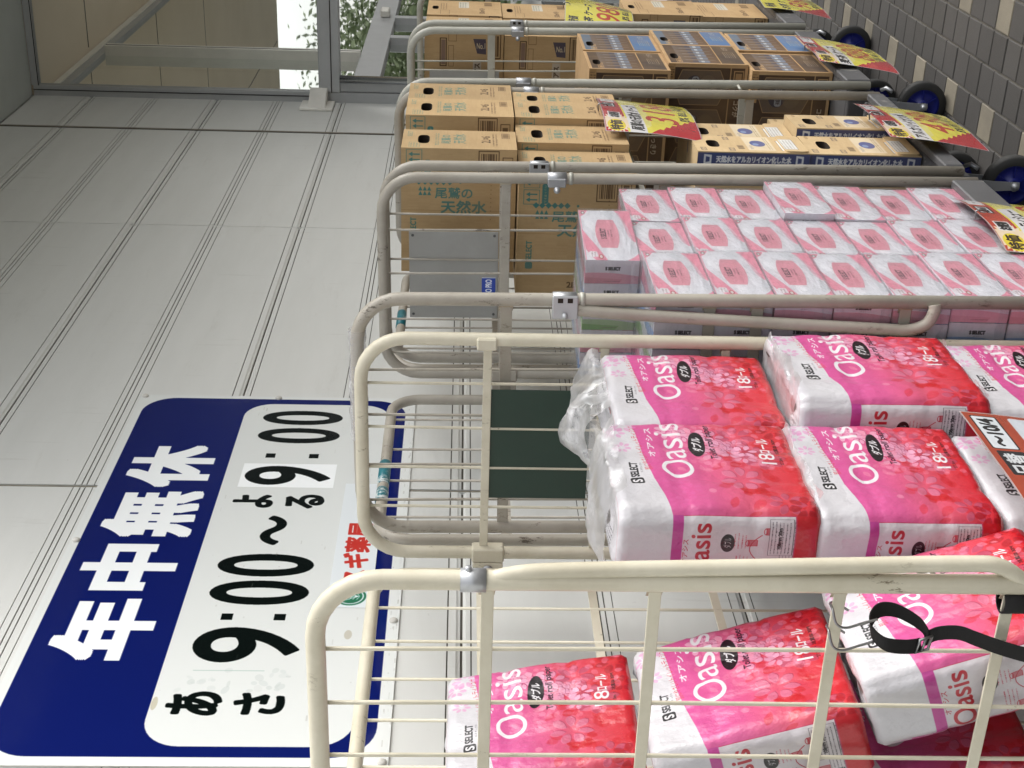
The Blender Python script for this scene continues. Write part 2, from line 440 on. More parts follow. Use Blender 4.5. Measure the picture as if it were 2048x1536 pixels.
# ================================================================== THE SETTING
WY = 1.70
wall = thing('store_wall', 'pale grey metal siding wall with grooved horizontal panels behind the carts', 'wall', (0, WY, 0))
GR = [(0, .0025), (.050, .0025)]
def wprofile(z0, z1):
    """(z, depth, dark) list from bottom to top of a board; the wide joint is shared by neighbours"""
    p = [(z0, .0085, 1), (z0 + .002, .0085, 1), (z0 + .0021, .0045, 0), (z0 + .007, .003, 0), (z0 + .011, 0, 0)]
    for k in (z0 + .027,):
        p += [(k, 0, 0), (k, .003, 1), (k + .003, .003, 1), (k + .003, 0, 0)]
    mid = z0 + .306 - .021
    for d in (0, .018, .030, .047):
        k = mid + d; w = .0024 if d in (0, .047) else .0032
        if k + w < z1: p += [(k, 0, 0), (k, .003, 1), (k + w, .003, 1), (k + w, 0, 0)]
    if z1 - z0 > .55:
        k = z1 - .022
        p += [(k, 0, 0), (k, .003, 1), (k + .003, .003, 1), (k + .003, 0, 0)]
    p += [(z1 - .010, 0, 0), (z1 - .008, .0035, 0), (z1 - .0031, .005, 0), (z1 - .003, .0085, 1), (z1, .0085, 1)]
    return [q for q in p if q[0] <= z1]
xj = [(-3.0, -.94), (-.94, 1.0), (1.0, 2.944), (2.956, 4.889), (4.895, 6.20), (6.222, 6.785)]
zb = [-.02, .258, .870, 1.483, 2.096, 2.708, 3.321, 3.61]
for (xa, xb) in xj:
    for z0, z1 in zip(zb[:-1], zb[1:]):
        mb = MB(); pr = wprofile(z0, z1)
        for (za, da, ma), (zc, dc, mc) in zip(pr[:-1], pr[1:]):
            mi = 1 if (ma and mc and (da > 0 and dc > 0)) else 0
            mb.face([(xa, da, za), (xb, da, za), (xb, dc, zc), (xa, dc, zc)], mi)
        mb.face([(xa, 0, z0), (xa, .02, z0), (xa, .02, z1), (xa, 0, z1)]); mb.face([(xb, .02, z0), (xb, 0, z0), (xb, 0, z1), (xb, .02, z1)])
        mb.build('wall_panel', ['siding_paint', 'groove_dark'], wall)
MB().box(-3, 6.785, .012, .2, -.02, 3.61).build('wall_core', 'groove_dark', wall)
MB().box(6.2015, 6.2065, -.001, .011, 0, 3.605).build('joint_line', 'dark_cavity', wall)
MB().box(6.2066, 6.2205, -.0035, .011, 0, 3.605).build('joint_strip', 'joint_sealant', wall)
MB().box(2.9475, 2.9525, .001, .011, 0, 3.605).build('joint_strip', 'joint_sealant', wall)
MB().box(4.8895, 4.8945, .0015, .011, 0, 3.605).build('joint_strip', 'siding_paint', wall)

# ground: tiled pavement under and beside the carts
pave = structure(MB().box(-3, 14, -1.6, 3.2, -.12, -.004).build('pavement', 'grout'))
structure(MB().box(-60, 80, -90, -1.6, -.2, -.12).build('parking_ground', 'asphalt'))
structure(MB().box(-60, 80, 3.2, 60, -.2, -.12).build('back_ground', 'asphalt'))
tx, ty = .1066, .102
def tilemesh(name, m):
    mb = MB(); a, b = tx - .006, ty - .006; c = .0018
    o = [(0, 0), (a, 0), (a, b), (0, b)]; i = [(c, c), (a - c, c), (a - c, b - c), (c, b - c)]
    mb.face([(x, y, 0) for x, y in i])
    for k in range(4):
        n_ = (k + 1) % 4
        mb.face([(*o[k], -c), (*o[n_], -c), (*i[n_], 0), (*i[k], 0)]); mb.face([(*o[k], -.006), (*o[n_], -.006), (*o[n_], -c), (*o[k], -c)])
    ob = mb.build(name, m); me = ob.data; bpy.data.objects.remove(ob); return me
tdark = tilemesh('tile', 'dark_tile'); tcream = tilemesh('tile', 'cream_tile')
far = {'dark_tile': MB(), 'cream_tile': MB()}; nt = 0
for r in range(-24, 8):
    y0 = .93 + r * ty
    for c in range(-28, 92):
        x0 = 3.789 + c * tx + (.5 * tx if r % 2 else 0)
        if r % 3 == 0 and r % 2 == 0: cream = c % 3 == 0
        elif r % 3 == 0: cream = c % 3 == 0; x0 -= .5 * tx
        else: cream = False
        z = random.uniform(-.0006, .0006)
        if 3.25 < x0 < 6.9 and -4 <= r <= 1 and nt < 290:
            o = link('paving_tile', tcream if cream else tdark, pave, (x0, y0, z)); nt += 1
            o.rotation_euler = (random.uniform(-.003, .003), random.uniform(-.003, .003), random.uniform(-.004, .004))
        else:
            mb = far['cream_tile' if cream else 'dark_tile']; a, b = tx - .006, ty - .006; k = .0015
            mb.face([(x0 + k, y0 + k, z), (x0 + a - k, y0 + k, z), (x0 + a - k, y0 + b - k, z), (x0 + k, y0 + b - k, z)])
            q = [(0, 0), (a, 0), (a, b), (0, b)]; p = [(k, k), (a - k, k), (a - k, b - k), (k, b - k)]
            for e in range(4):
                f = (e + 1) % 4
                mb.face([(x0 + q[e][0], y0 + q[e][1], -.005), (x0 + q[f][0], y0 + q[f][1], -.005), (x0 + p[f][0], y0 + p[f][1], z), (x0 + p[e][0], y0 + p[e][1], z)])
for k, mb in far.items():
    o = mb.build('paving_tiles', k, pave); o['kind'] = 'stuff'

# canopy ceiling over the walkway
cn = thing('entrance_canopy', 'grey flat canopy ceiling over the walkway, meeting the siding wall', 'canopy', (0, 0, 3.61))
MB().box(3.0, 6.78, -.75, WY + .2, 0, .25).build('soffit_panel', 'soffit_paint', cn)
for x in (4.8,): MB().box(x, x + .006, -.75, WY, -.001, .002).build('soffit_joint', 'dark_cavity', cn)
MB().box(6.78, 16, -.75, WY + .05, .004, .25).build('soffit_panel', 'lit_inner_ceiling', cn)
MB().box(3.0, 16, -.87, -.75, -.12, .27).build('fascia', 'soffit_paint', cn)
for x in (7.9, 9.7, 11.5): MB().box(x, x + .006, -.75, WY, .0, .0041).build('soffit_joint', 'joint_sealant', cn)
MB().box(6.9, 15.9, .2, .212, .0, .0041).build('soffit_joint', 'joint_sealant', cn)
for x in (8.8, 10.8): MB().lathe([(.075, .004), (.075, -.004), (.06, -.006), (.055, .0035), (0, .003)], (x, .75, 0), (0, 0, 1)).build('downlight', 'aluminium_frame', cn)

# glazed screen that stands across the walkway, with its heavy beam
es = thing('entrance_screen', 'grey aluminium framed glass screen with a heavy beam at the end of the wall', 'glass screen', (6.8, 0, 0))
MB().box(-.03, .04, -.7, WY - .052, 2.10, 2.205, c=.004).build('beam', 'aluminium_frame', es)
MB().box(-.034, -.03, -.7, WY - .052, 2.14, 2.144).build('beam_seam', 'dark_cavity', es)
MB().box(-.02, .03, WY - .05, WY + .02, 0, 3.6).build('jamb', 'aluminium_frame', es)
MB().box(-.024, -.02, WY - .031, WY - .027, 2.2, 3.6).build('jamb_seal', 'rubber', es)
MB().box(-.02, .03, -.7, WY - .05, 3.575, 3.608).build('top_rail', 'aluminium_frame', es)
MB().box(-.022, -.02, -.7, WY - .05, 3.572, 3.576).build('top_seal', 'rubber', es)
MB().box(.002, .008, -.7, WY - .05, 2.205, 3.575).build('glass_pane', 'clear_glass', es)
MB().tube([(-.02, 1.583, .02), (-.02, 1.583, 2.10)], .019, 20).build('pull_post', 'stainless', es)
MB().box(-.012, .03, 1.60, 1.645, .0, 2.10).build('door_stile', 'aluminium_frame', es)
br = MB()
P0 = [(6.62, WY - .001, 2.13), (6.76, WY - .001, 2.13), (6.76, WY - .001, 2.27), (6.62, WY - .001, 2.27)]
br.box(6.60, 6.76, WY - .014, WY - .0015, 2.125, 2.285, c=.002)
for z in (2.16, 2.24):
    br.face([(6.63, WY - .014, z), (6.77, WY - .014, z), (6.77, WY - .075, z)]); br.face([(6.63, WY - .014, z + .006), (6.77, WY - .075, z + .006), (6.77, WY - .014, z + .006)])
    br.face([(6.63, WY - .014, z), (6.77, WY - .075, z), (6.77, WY - .075, z + .006), (6.63, WY - .014, z + .006)])
br.face([(6.63, WY - .014, 2.16), (6.77, WY - .075, 2.16), (6.77, WY - .075, 2.24), (6.63, WY - .014, 2.24)])
tag(br.build('beam_bracket', 'bright_aluminium'), 'small grey metal bracket fixing the screen beam to the wall', 'bracket')

# store front beyond the screen, running on in the wall's line
SY = 1.75
sf = thing('store_front', 'glazed aluminium shop front beyond the screen reflecting the canopy and trees', 'shop front', (0, SY, 0))
MB().box(6.85, 16, -.02, .06, 3.53, 3.608).build('header', 'aluminium_frame', sf)
MB().box(6.85, 16, -.026, -.02, 3.575, 3.608).build('header_trim', 'bright_aluminium', sf)
MB().box(6.85, 16, -.035, .06, 1.94, 2.085, c=.003).build('transom', 'aluminium_frame', sf)
MB().box(6.85, 16, -.03, .05, .0, .12).build('kick_rail', 'aluminium_frame', sf)
for x in (7.93, 10.3, 12.7):
    MB().box(x, x + .07, -.055, .05, 2.085, 3.53).build('mullion', 'bright_aluminium', sf)
    MB().box(x + .028, x + .034, -.057, -.055, 2.085, 3.53).build('mullion_seam', 'rubber', sf)
for x in (7.30, 8.42, 9.05, 10.3, 11.4, 12.5):
    MB().box(x, x + .075, -.045, .05, .12, 1.94, c=.003).build('stile', 'aluminium_frame', sf)
for a, b in ((6.86, 7.93), (8.0, 10.3), (10.37, 12.7), (12.77, 16)):
    MB().box(a, b, .0, .006, 2.085, 3.53).build('glass_pane', 'coated_glass', sf)
for a, b in ((6.86, 7.30), (7.375, 8.42), (8.495, 9.05), (9.125, 10.3), (10.375, 11.4), (11.475, 12.5), (12.575, 16)):
    MB().box(a, b, .0, .006, .12, 1.94).build('glass_pane', 'coated_glass', sf)
MB().box(9.08, 9.2, -.085, -.036, 1.975, 2.035, c=.008).build('door_sensor', 'bright_aluminium', sf)
MB().box(6.8, 16, 1.3, 1.35, 0, 3.6).box(6.8, 16, .06, 1.35, 3.6, 3.65).box(6.8, 6.84, .06, 1.35, 0, 3.6).build('interior_lining', 'interior_wall', sf)

# trees, hedge and low wall across the car park (seen only as reflections in the glass)
def leafmesh(seed, R0, n=1700):
    r = np.random.default_rng(seed); mb = MB(); cl = r.normal(size=(16, 3)) * np.array([.45, .45, .4]) * R0
    for i in range(n):
        c = cl[i % 16] + r.normal(size=3) * R0 * .22; a = r.uniform(.06, .13); u = Vector(r.normal(size=3)).normalized(); w = u.orthogonal().normalized(); c = Vector(c)
        mb.face([c - u * a, c + w * a * .5, c + u * a, c - w * a * .5])
    return mb
for k, (x, y, h, lab) in enumerate(((36, -3.9, 4.6, 'small leafy tree at the far end of the car park, nearest'), (44, -6.2, 6.6, 'tallest leafy tree at the far end of the car park'), (52, -5.6, 5.6, 'farthest leafy tree at the end of the car park'))):
    t = thing('broadleaf_tree', lab, 'tree', (x, y, -.12), group='trees across the car park')
    MB().tube([(0, 0, 0), (.05, .02, h * .3), (-.05, 0, h * .7)], .15, 8, rad=[.2, .15, .07]).build('trunk', 'bark', t)
    leafmesh(k + 3, 2.6, 5000).build('crown', 'tree_leaf', t).location = (0, 0, h * .55)
for (xa, xb, h, lab) in ((16.5, 23.4, 8.7, 'low dark building added across the car park for the sign reflection, nearer'), (23.6, 42, 13, 'taller dark building added across the car park for the sign reflection')):
    b = thing('added_building', lab, 'building', (xa, -15, -.12))  # unseen building, added and sized so the sign mirrors something dark
    MB().box(0, xb - xa, -8, 0, 0, h).build('wall', 'added_building_dark', b); MB().box(-.1, xb - xa + .1, -8.1, .12, h, h + .25).build('roof', 'added_building_dark', b)
    for z in np.arange(1.2, h - 1.5, 3.0):
        for x in np.arange(1, xb - xa - 1.6, 2.4): MB().box(x, x + 1.4, .001, .04, z, z + 1.4).build('window', 'added_building_window', b)
tag(MB().box(4, 70, -10.2, -10.0, -.12, .9).build('boundary_wall', 'white_wall'), 'low white boundary wall at the edge of the car park', 'wall')

# ------------------------------------------------------------------ opening hours sign
sw, sh = 1.508, .758
cv = Canvas(sw, sh, 1000, (226, 229, 226))
NAVY = (12, 25, 94)
cv.rrect(.024, .020, 1.490, .732, .085, NAVY, corners=(1, 1, 1, 1))
cv.rrect(.053, .298, 1.461, .690, .075, (222, 225, 222), corners=(1, 1, 1, 1))
for ch, b in zip('年中無休', ((.307, .056, .521, .255), (.552, .051, .738, .258), (.769, .051, .979, .264), (.998, .056, 1.213, .261))): cv.text(ch, b[0] + .008, b[1] + .008, b[2] - .008, b[3] - .008, (246, 249, 249), bold=.0085, sq=True)
cv.rect(1.004, .338, 1.123, .571, (250, 253, 253))
BK = (8, 16, 14)
for ch, b in (('9', (.304, .345, .422, .561)), ('0', (.504, .347, .595, .559)), ('0', (.612, .347, .702, .559)), ('9', (1.016, .348, 1.111, .560)), ('0', (1.235, .351, 1.319, .564)), ('0', (1.339, .351, 1.421, .564))):
    cv.text(ch, b[0] + .004, b[1] + .004, b[2] - .004, b[3] - .004, BK, bold=.0045)
for x in (.448, 1.154):
    cv.rect(x, .386, x + .023, .410, BK); cv.rect(x, .496, x + .023, .520, BK)
cv.text('～', .745, .428, .865, .474, BK, bold=.005)
for ch, b in (('よ', (.905, .337, .967, .434)), ('る', (.904, .462, .970, .556)), ('あ', (.140, .327, .212, .433)), ('さ', (.143, .454, .209, .552))): cv.text(ch, b[0] + .004, b[1] + .004, b[2] - .004, b[3] - .004, BK, bold=.0042)
rr = random.Random(5)
for i in range(26): cv.ell(.245 + rr.uniform(-.03, .035), .44 + rr.uniform(-.11, .11), rr.uniform(.004, .013), rr.uniform(.003, .009), (188, 196, 192), rr.uniform(.15, .4), rr.uniform(0, 3))
cv.rect(.276, .36, .279, .5, (150, 176, 168), .5)
for i in range(120):
    x = rr.uniform(.02, sw - .02); y = rr.choice((rr.uniform(.3, .69), rr.uniform(.733, .757), rr.uniform(.733, .757))); l = rr.uniform(.002, .02)
    cv.rect(x, y, x + l, y + rr.uniform(.0008, .003), (150, 148, 138), rr.uniform(.1, .4))
cv.ell(.175, .305, .02, .006, (196, 192, 172)); cv.ell(.40, .655, .016, .008, (190, 184, 168), .8)
printmat('sign_print', cv.image('sign_print'), .10, .0, spec=.4, var=0, bumps=((7, 2, (1, 1, 1), .0012), (60, 3, (1, 1, 1), .00015)))
sg = thing('opening_hours_sign', 'large navy and white metal sign on the wall reading 年中無休 and opening hours', 'sign', (1.944, WY, 1.613))
def card_face(mb, w, h, y=0, mi=0): mb.face([(0, y, 0), (w, y, 0), (w, y, h), (0, y, h)], mi, [(0, 0), (1, 0), (1, 1), (0, 1)])
mb = MB(); mb.box(0, sw, -.0045, -.0008, 0, sh, 1); card_face(mb, sw, sh, -.0047, 0); mb.build('sign_panel', ['sign_print', 'white_wall'], sg)
for x, z in ((.012, .012), (sw - .012, .012), (sw - .012, sh - .012), (.012, sh - .012), (.75, sh - .012), (.75, .012), (.45, .012), (sw - .012, .38)):
    MB().lathe([(.009, 0), (.009, -.003), (.006, -.0055), (0, -.006)], (x, -.0047, z), (0, 1, 0), 16).build('fixing_cap', 'white_wall', sg)
cv = Canvas(.53, .095, 900, (226, 232, 234))
cv.ell(.042, .048, .034, .034, (20, 110, 76)); cv.ell(.042, .048, .029, .029, (226, 232, 234)); cv.ell(.042, .048, .026, .026, (20, 110, 76))
for a in (-.012, -.004, .004, .012): cv.line([(.042, .066), (.042 + a * 1.5, .03)], .0018, (226, 232, 234)); cv.line([(.03, .05 + a), (.042, .056 + a), (.054, .05 + a)], .0015, (226, 232, 234))
cv.text('スギ薬局', .088, .022, .345, .076, (196, 40, 28), bold=.002)
printmat('sticker_print', cv.image('sticker_print'), .35, .4, var=0)
mb = MB(); mb.box(0, .53, -.0006, 0, 0, .095, 1); card_face(mb, .53, .095, -.0008)
mb.build('pasted_sticker', ['sticker_print', 'white_wall'], sg, (.495, -.0049, .062))

# ================================================================== ROLL CAGES
def smooth(pts, n=6):
    pts = [Vector(p) for p in pts]; out = []
    for i in range(len(pts) - 1):
        p0, p1, p2, p3 = pts[max(i - 1, 0)], pts[i], pts[i + 1], pts[min(i + 2, len(pts) - 1)]
        for k in range(n):
            t = k / n; out.append(.5 * ((2 * p1) + (p2 - p0) * t + (2 * p0 - 5 * p1 + 4 * p2 - p3) * t * t + (3 * p1 - p0 - 3 * p2 + p3) * t ** 3))
    return out + [pts[-1]]
DZ = .345
def uframe(X, yf, yr, zt, r=.0128, m='grey_beige_paint', cr=.085, zb0=.282, name='side_frame', parent=None, cutz=None):
    za = zt - r
    pts = [(X, yf, zb0), (X, yf, (zb0 + za) / 2), (X, yf, za - cr)] + arc((X, yf + cr, za - cr), 180, 90, cr)[1:] + [(X, (yf + yr) / 2, za)] + arc((X, yr - cr, za - cr), 90, 0, cr) + [(X, yr, (zb0 + za) / 2), (X, yr, zb0)]
    return MB().tube(pts, r, 14).build(name, m, parent)
def cage(label, paintn, x0, x1, A, B, rods, bars, rear, barh=.016, extra=None, loc_y=.95, lean=0):
    """A, B = (yf, yr, ztop) of the near and far side frames"""
    t = thing('roll_cage', label, 'roll cage', (x0, loc_y, 0), group='roll cages lined up along the wall')
    t_inv = Matrix.Translation((-x0, -loc_y, 0))
    made = []
    for X, (yf, yr, zt), s in ((x0, A, 1), (x1, B, -1)):
        fr = uframe(X, yf, yr, zt, m=paintn, parent=t); made.append(fr)
        for y in rods[0 if s == 1 else 1]:
            MB().tube(smooth([(X + .0045, y, DZ), (X + .0045 + random.uniform(-.002, .003), y + random.uniform(-.004, .004), .75), (X + .0045, y + random.uniform(-.003, .003), 1.25), (X + .0045, y, zt - .02)], 3), .0029, 8).build('wire_rod', paintn, fr)
        for z in bars[0 if s == 1 else 1]:
            MB().box(X - .0022, X + .0014, yf + .008, yr - .008, z - barh / 2, z + barh / 2, c=.0008).build('cross_bar', paintn, fr)
            w = MB(); w.obox((X, yf + .012, z), (.008, .012, 0), (0, .012, .002), (0, 0, barh + .004)); w.build('weld', 'weld_paint', fr)
    Yr, zt, rx0, rx1, rrods, rbars, rp = rear
    cr = .07; za = zt - .0125
    pts = [(rx0, Yr, .25), (rx0, Yr, 1), (rx0, Yr, za - cr)] + [(rx0 + cr - cr * math.cos(R(a)), Yr, za - cr + cr * math.sin(R(a))) for a in range(10, 91, 16)] + [((rx0 + rx1) / 2, Yr, za)] + [(rx1 - cr + cr * math.sin(R(a)), Yr, za - cr + cr * math.cos(R(a))) for a in range(0, 91, 15)] + [(rx1, Yr, 1), (rx1, Yr, .25)]
    rf = MB().tube(pts, .0125, 12).build('rear_frame', rp, t); made.append(rf)
    for x in rrods: MB().tube([(x, Yr, DZ), (x, Yr, zt - .02)], .0029, 8).build('wire_rod', rp, rf)
    for z in rbars: MB().box(rx0 + .008, rx1 - .008, Yr - .002, Yr + .0018, z - barh / 2, z + barh / 2).build('cross_bar', rp, rf)
    # corner joint with its bolt, far rear corner
    yr = B[1]
    j = MB(); zc = 1.39 if x0 > 2.35 else 1.435
    j.box(x1 - .017, x1 + .014, yr - .016, yr + .015, zc - .032, zc + .032, c=.003).box(x1 - .018, x1 + .006, yr + .015, Yr + .012, zc - .03, zc + .03, c=.002)
    jo = j.build('corner_joint', rp, t)
    MB().lathe([(.0, -.012), (.006, -.011), (.008, -.004), (.011, -.003), (.011, .0)], (x1 - .0185, yr + .03, zc), (1, 0, 0), 14).build('bolt', 'zinc', jo)
    # deck
    d = MB(); yf = min(A[0], B[0])
    d.box(x0 + .016, x1 - .016, yf + .01, Yr - .02, DZ - .006, DZ)
    dk = d.build('deck', 'deck_grey_paint', t)
    MB().box(x0 + .017, x1 - .017, yf - .012, yf + .008, .275, DZ + .004, c=.003).build('front_rail', 'deck_grey_paint', t)
    MB().box(x0 + .017, x1 - .017, Yr - .02, Yr, .262, DZ + .004, c=.003).build('rear_rail', 'deck_grey_paint', t)
    MB().box(x0 - .015, x0 + .016, yf + .02, Yr - .02, .262, DZ, c=.003).build('side_rail', 'deck_grey_paint', t)
    MB().box(x1 - .016, x1 + .015, yf + .02, Yr - .02, .262, DZ, c=.003).build('side_rail', 'deck_grey_paint', t)
    for cx, cy in ((x0 + (.2 if x0 == 3.2 else .13), 1.040), (x1 - .13, 1.15), (x0 + .13, Yr - .1), (x1 - .13, Yr - .1)):
        f = MB()
        f.box(cx - .034, cx + .034, cy - .03, cy + .03, .200, .275)
        for sgn in (-1, 1):
            x = cx + sgn * .026
            p = [(cy + .024, .205), (cy - .020, .205), (cy - .014, .13), (cy - .011, .064), (cy + .009, .064), (cy + .012, .13)]
            for dx in (-.0015, .0015):
                q = [(x + dx, a, b) for a, b in p]; f.face(q if dx < 0 else q[::-1])
            for i in range(6):
                a, b = p[i], p[(i + 1) % 6]
                f.face([(x - .0015, *a), (x + .0015, *a), (x + .0015, *b), (x - .0015, *b)])
        co = f.build('caster', 'zinc', t)
        MB().lathe([(.052, -.016), (.072, -.0155), (.0755, -.008), (.0755, .008), (.072, .0155), (.052, .016)], (cx, cy, .0755), (1, 0, 0), 40).build('tyre', 'rubber', co)
        h = MB().lathe([(.012, -.018), (.018, -.016), (.02, -.009), (.046, -.009), (.053, -.0145), (.053, .0145), (.046, .009), (.02, .009), (.018, .016), (.012, .018)], (cx, cy, .0755), (1, 0, 0), 40)
        for k in range(6):
            a = k * math.pi / 3; u = Vector((0, math.cos(a), math.sin(a))); w = Vector((0, -math.sin(a), math.cos(a)))
            h.obox(Vector((cx, cy, .0755)) + u * .034, u * .03, w * .004, (.026, 0, 0))
        h.build('wheel_hub', 'blue_plastic', co)
        MB().lathe([(0, -.037), (.006, -.037), (.008, -.034), (.008, -.028), (.013, -.0275)], (cx, cy, .0755), (1, 0, 0), 12).build('axle_bolt', 'zinc', co)
        MB().tube([(cx - .014, cy - .05, .21), (cx - .03, cy - .06, .20), (cx - .045, cy - .052, .185)], .006, 8).build('brake_lever', 'zinc', co)
    if extra: made += extra(t) or []
    for o in [c for c in t.children]: o.location = Vector(o.location) - Vector((x0, loc_y, 0))
    if lean:     # the cages stand a little out of plumb on the paving
        p = Matrix.Translation((0, loc_y, 1.6)); t.matrix_world = p @ Matrix.Rotation(-lean, 4, 'X') @ p.inverted() @ Matrix.Translation((x0, loc_y, 0))
    return t
def clamp(t, X, y, z, big=False, s=-1):
    mb = MB(); mb.lathe([(.0133, -.022), (.0152, -.022), (.0152, .022), (.0133, .022)], (X, y, z), (0, 0, 1), 20)
    if big:
        mb.box(X - .024, X - .0185, y - .016, y + .030, z - .024, z + .024, c=.002)
        for dz in (-.009, .009): mb.box(X - .0246, X - .0239, y - .012, y - .003, z + dz - .005, z + dz + .005, 1)
    else: mb.box(X - .0185, X - .008, y - .004, y + .017, z - .021, z + .021, c=.002)
    c = mb.build('clamp', ['zinc', 'dark_cavity'], t)
    MB().lathe([(0, -.034), (.005, -.033), (.0055, -.024), (.008, -.023), (.008, -.019)], (X, y + .022, z), (1, 0, 0), 10).build('bolt', 'zinc', c)
    MB().lathe([(.0130, -.004), (.0146, -.004), (.0146, .004), (.0130, .004)], (X, y, z - .033), (0, 0, 1), 18).build('collar', 'pale_grey_paint', c)
    return c
def ex_paper(t):
    b = MB().tube(smooth([(1.43, .955, 1.466), (1.43, .943, 1.43), (1.43, .936, 1.36), (1.43, .927, 1.071), (1.43, .921, .87), (1.43, .924, .822), (1.43, .943, .79), (1.43, .951, .775)]), .0105, 12).build('drop_bar', 'cream_paint', t)
    mb = MB().lathe([(.0133, -.016), (.0152, -.016), (.0152, .016), (.0133, .016)], (1.43, .951, 1.476), (0, 0, 1), 20)
    c = mb.build('clamp', 'zinc', t); MB().lathe([(0, .006), (.0035, .006), (.0045, .003), (.0045, 0)], (1.43, .937, 1.482), (0, -1, 0), 12).build('bolt', 'zinc', c)
    MB().box(2.33 - .019, 2.33 + .012, 1.012, 1.036, 1.427, 1.465, c=.003).build('clamp', 'cream_paint', t)
    p = MB().box(2.3335, 2.3350, 1.125, 1.360, 1.246, 1.438, c=.0005).build('number_plate', 'green_plate_paint', t); p['label'] = 'plain dark green metal plate on the far side frame'
def ex_tissue(t):
    MB().tube(smooth([(2.364, .960, 1.300), (2.36, .975, 1.27), (2.352, .990, 1.0), (2.35, 1.004, .72), (2.35, 1.007, .66), (2.35, .995, .625), (2.352, .970, .612), (2.356, .958, .612)]), .0115, 12).build('drop_bar', 'grey_beige_paint', t)
    clamp(t, 2.37, .958, 1.303, True); clamp(t, 3.10, .948, 1.275)
def ex_water(t):
    clamp(t, 3.2, .95, 1.312, True); clamp(t, 3.955, .95, 1.30)
    p = MB().box(3.2065, 3.2085, 1.118, 1.346, 1.406, 1.626, c=.0005).build('name_plate', 'grey_plate_paint', t)
    for y, z in ((1.128, 1.617), (1.128, 1.416), (1.336, 1.617), (1.336, 1.416)): MB().lathe([(.0035, 0), (.003, -.0015), (0, -.002)], (3.2065, y, z), (1, 0, 0), 10).build('rivet', 'deck_grey_paint', p)
    cv = Canvas(.034, .085, 1500, (28, 66, 168)); cv.rect(0, 0, .034, .002, (220, 225, 235)); cv.rect(0, .083, .034, .085, (220, 225, 235))
    cv.text('CARGO PRO', -.019, .035, .053, .050, (235, 238, 245), rot=-math.pi / 2, bold=.0006)
    printmat('maker_print', cv.image('maker_print'), .35, .3, var=0)
    mb = MB(); x = 3.2062; y0, y1, z0, z1 = 1.237, 1.312, 1.412, 1.446
    mb.face([(x, y1, z0), (x, y0, z0), (x, y0, z1), (x, y1, z1)], 0, [(1, 0), (1, 1), (0, 1), (0, 0)]); mb.build('maker_sticker', 'maker_print', p)
    MB().box(3.2, 3.955, 1.02, 1.44, 1.045, 1.058).build('middle_shelf', 'pale_grey_paint', t)
def ex_tea(t):
    clamp(t, 4.06, .95, 1.318); clamp(t, 4.82, .948, 1.31)
    MB().tube([(3.955 + .10, .95, .68), (3.955 + .05, .952, .68)], .004, 8).build('link_pin', 'pale_grey_paint', t)
def ex_far(t):
    clamp(t, 4.935, .946, 1.31, True)
    p = MB().box(4.944, 4.946, 1.112, 1.37, 1.37, 1.62, c=.0005).build('name_plate', 'grey_plate_paint', t)
CB = cage('cream painted roll cage nearest the camera, loaded with toilet paper packs', 'cream_paint', 1.43, 2.33,
     (.951, 1.41, 1.686), (1.02, 1.483, 1.693), ((1.059, 1.144, 1.23, 1.315), (1.114, 1.206, 1.293, 1.38)),
     ((1.458, 1.249, 1.016, .80, .58), (1.444, 1.226, 1.0, .78, .56)), (1.50, 1.667, 1.46, 2.275, (1.60, 1.72, 1.835, 1.945, 2.055, 2.16), (1.45, 1.235, 1.0), 'cream_paint'), extra=ex_paper, lean=.003)
CC = cage('grey beige roll cage stacked with pink tissue box packs', 'grey_beige_paint', 2.37, 3.10,
     (.958, 1.45, 1.703), (.948, 1.452, 1.697), ((1.105, 1.2, 1.31, 1.39), (1.079, 1.189, 1.307, 1.396)),
     ((1.411, 1.03, .94, .66), (1.393, 1.02, .66)), (1.50, 1.677, 2.40, 3.05, (2.49, 2.645, 2.79, 2.94), (1.40, 1.02), 'grey_beige_paint'), .022, ex_tissue, lean=.013)
DZ = .318
CD = cage('grey beige roll cage with a blue stickered grey plate, holding cartons of spring water', 'grey_beige_paint', 3.20, 3.955,
     (.95, 1.455, 1.697), (.95, 1.452, 1.697), ((1.072, 1.189, 1.307, 1.396), (1.075, 1.19, 1.305, 1.4)),
     ((1.393, 1.02, .66), (1.40, 1.02, .66)), (1.50, 1.677, 3.23, 3.92, (3.36, 3.5, 3.65, 3.8), (1.40, 1.02), 'grey_beige_paint'), .024, ex_water, lean=.012)
DZ = .345
CE = cage('pale grey roll cage loaded low with brown printed tea cartons', 'pale_grey_paint', 4.06, 4.82,
     (.95, 1.455, 1.697), (.948, 1.45, 1.695), ((1.08, 1.19, 1.3, 1.4), (1.085, 1.19, 1.3, 1.4)),
     ((1.405, 1.02, .66), (1.40, 1.02, .66)), (1.50, 1.677, 4.09, 4.78, (4.2, 4.35, 4.5, 4.65), (1.40, 1.02), 'pale_grey_paint'), .024, ex_tea, lean=.017)
CF = cage('farthest roll cage at the top of the picture, filled with plain tan cartons', 'pale_grey_paint', 4.935, 5.70,
     (.946, 1.45, 1.697), (.95, 1.45, 1.69), ((1.08, 1.19, 1.3, 1.4), (1.08, 1.19, 1.3, 1.4)),
     ((1.40, 1.02, .66), (1.40, 1.02, .66)), (1.50, 1.677, 4.96, 5.66, (5.1, 5.25, 5.4, 5.55), (1.40, 1.02), 'pale_grey_paint'), .024, ex_far, lean=.017)
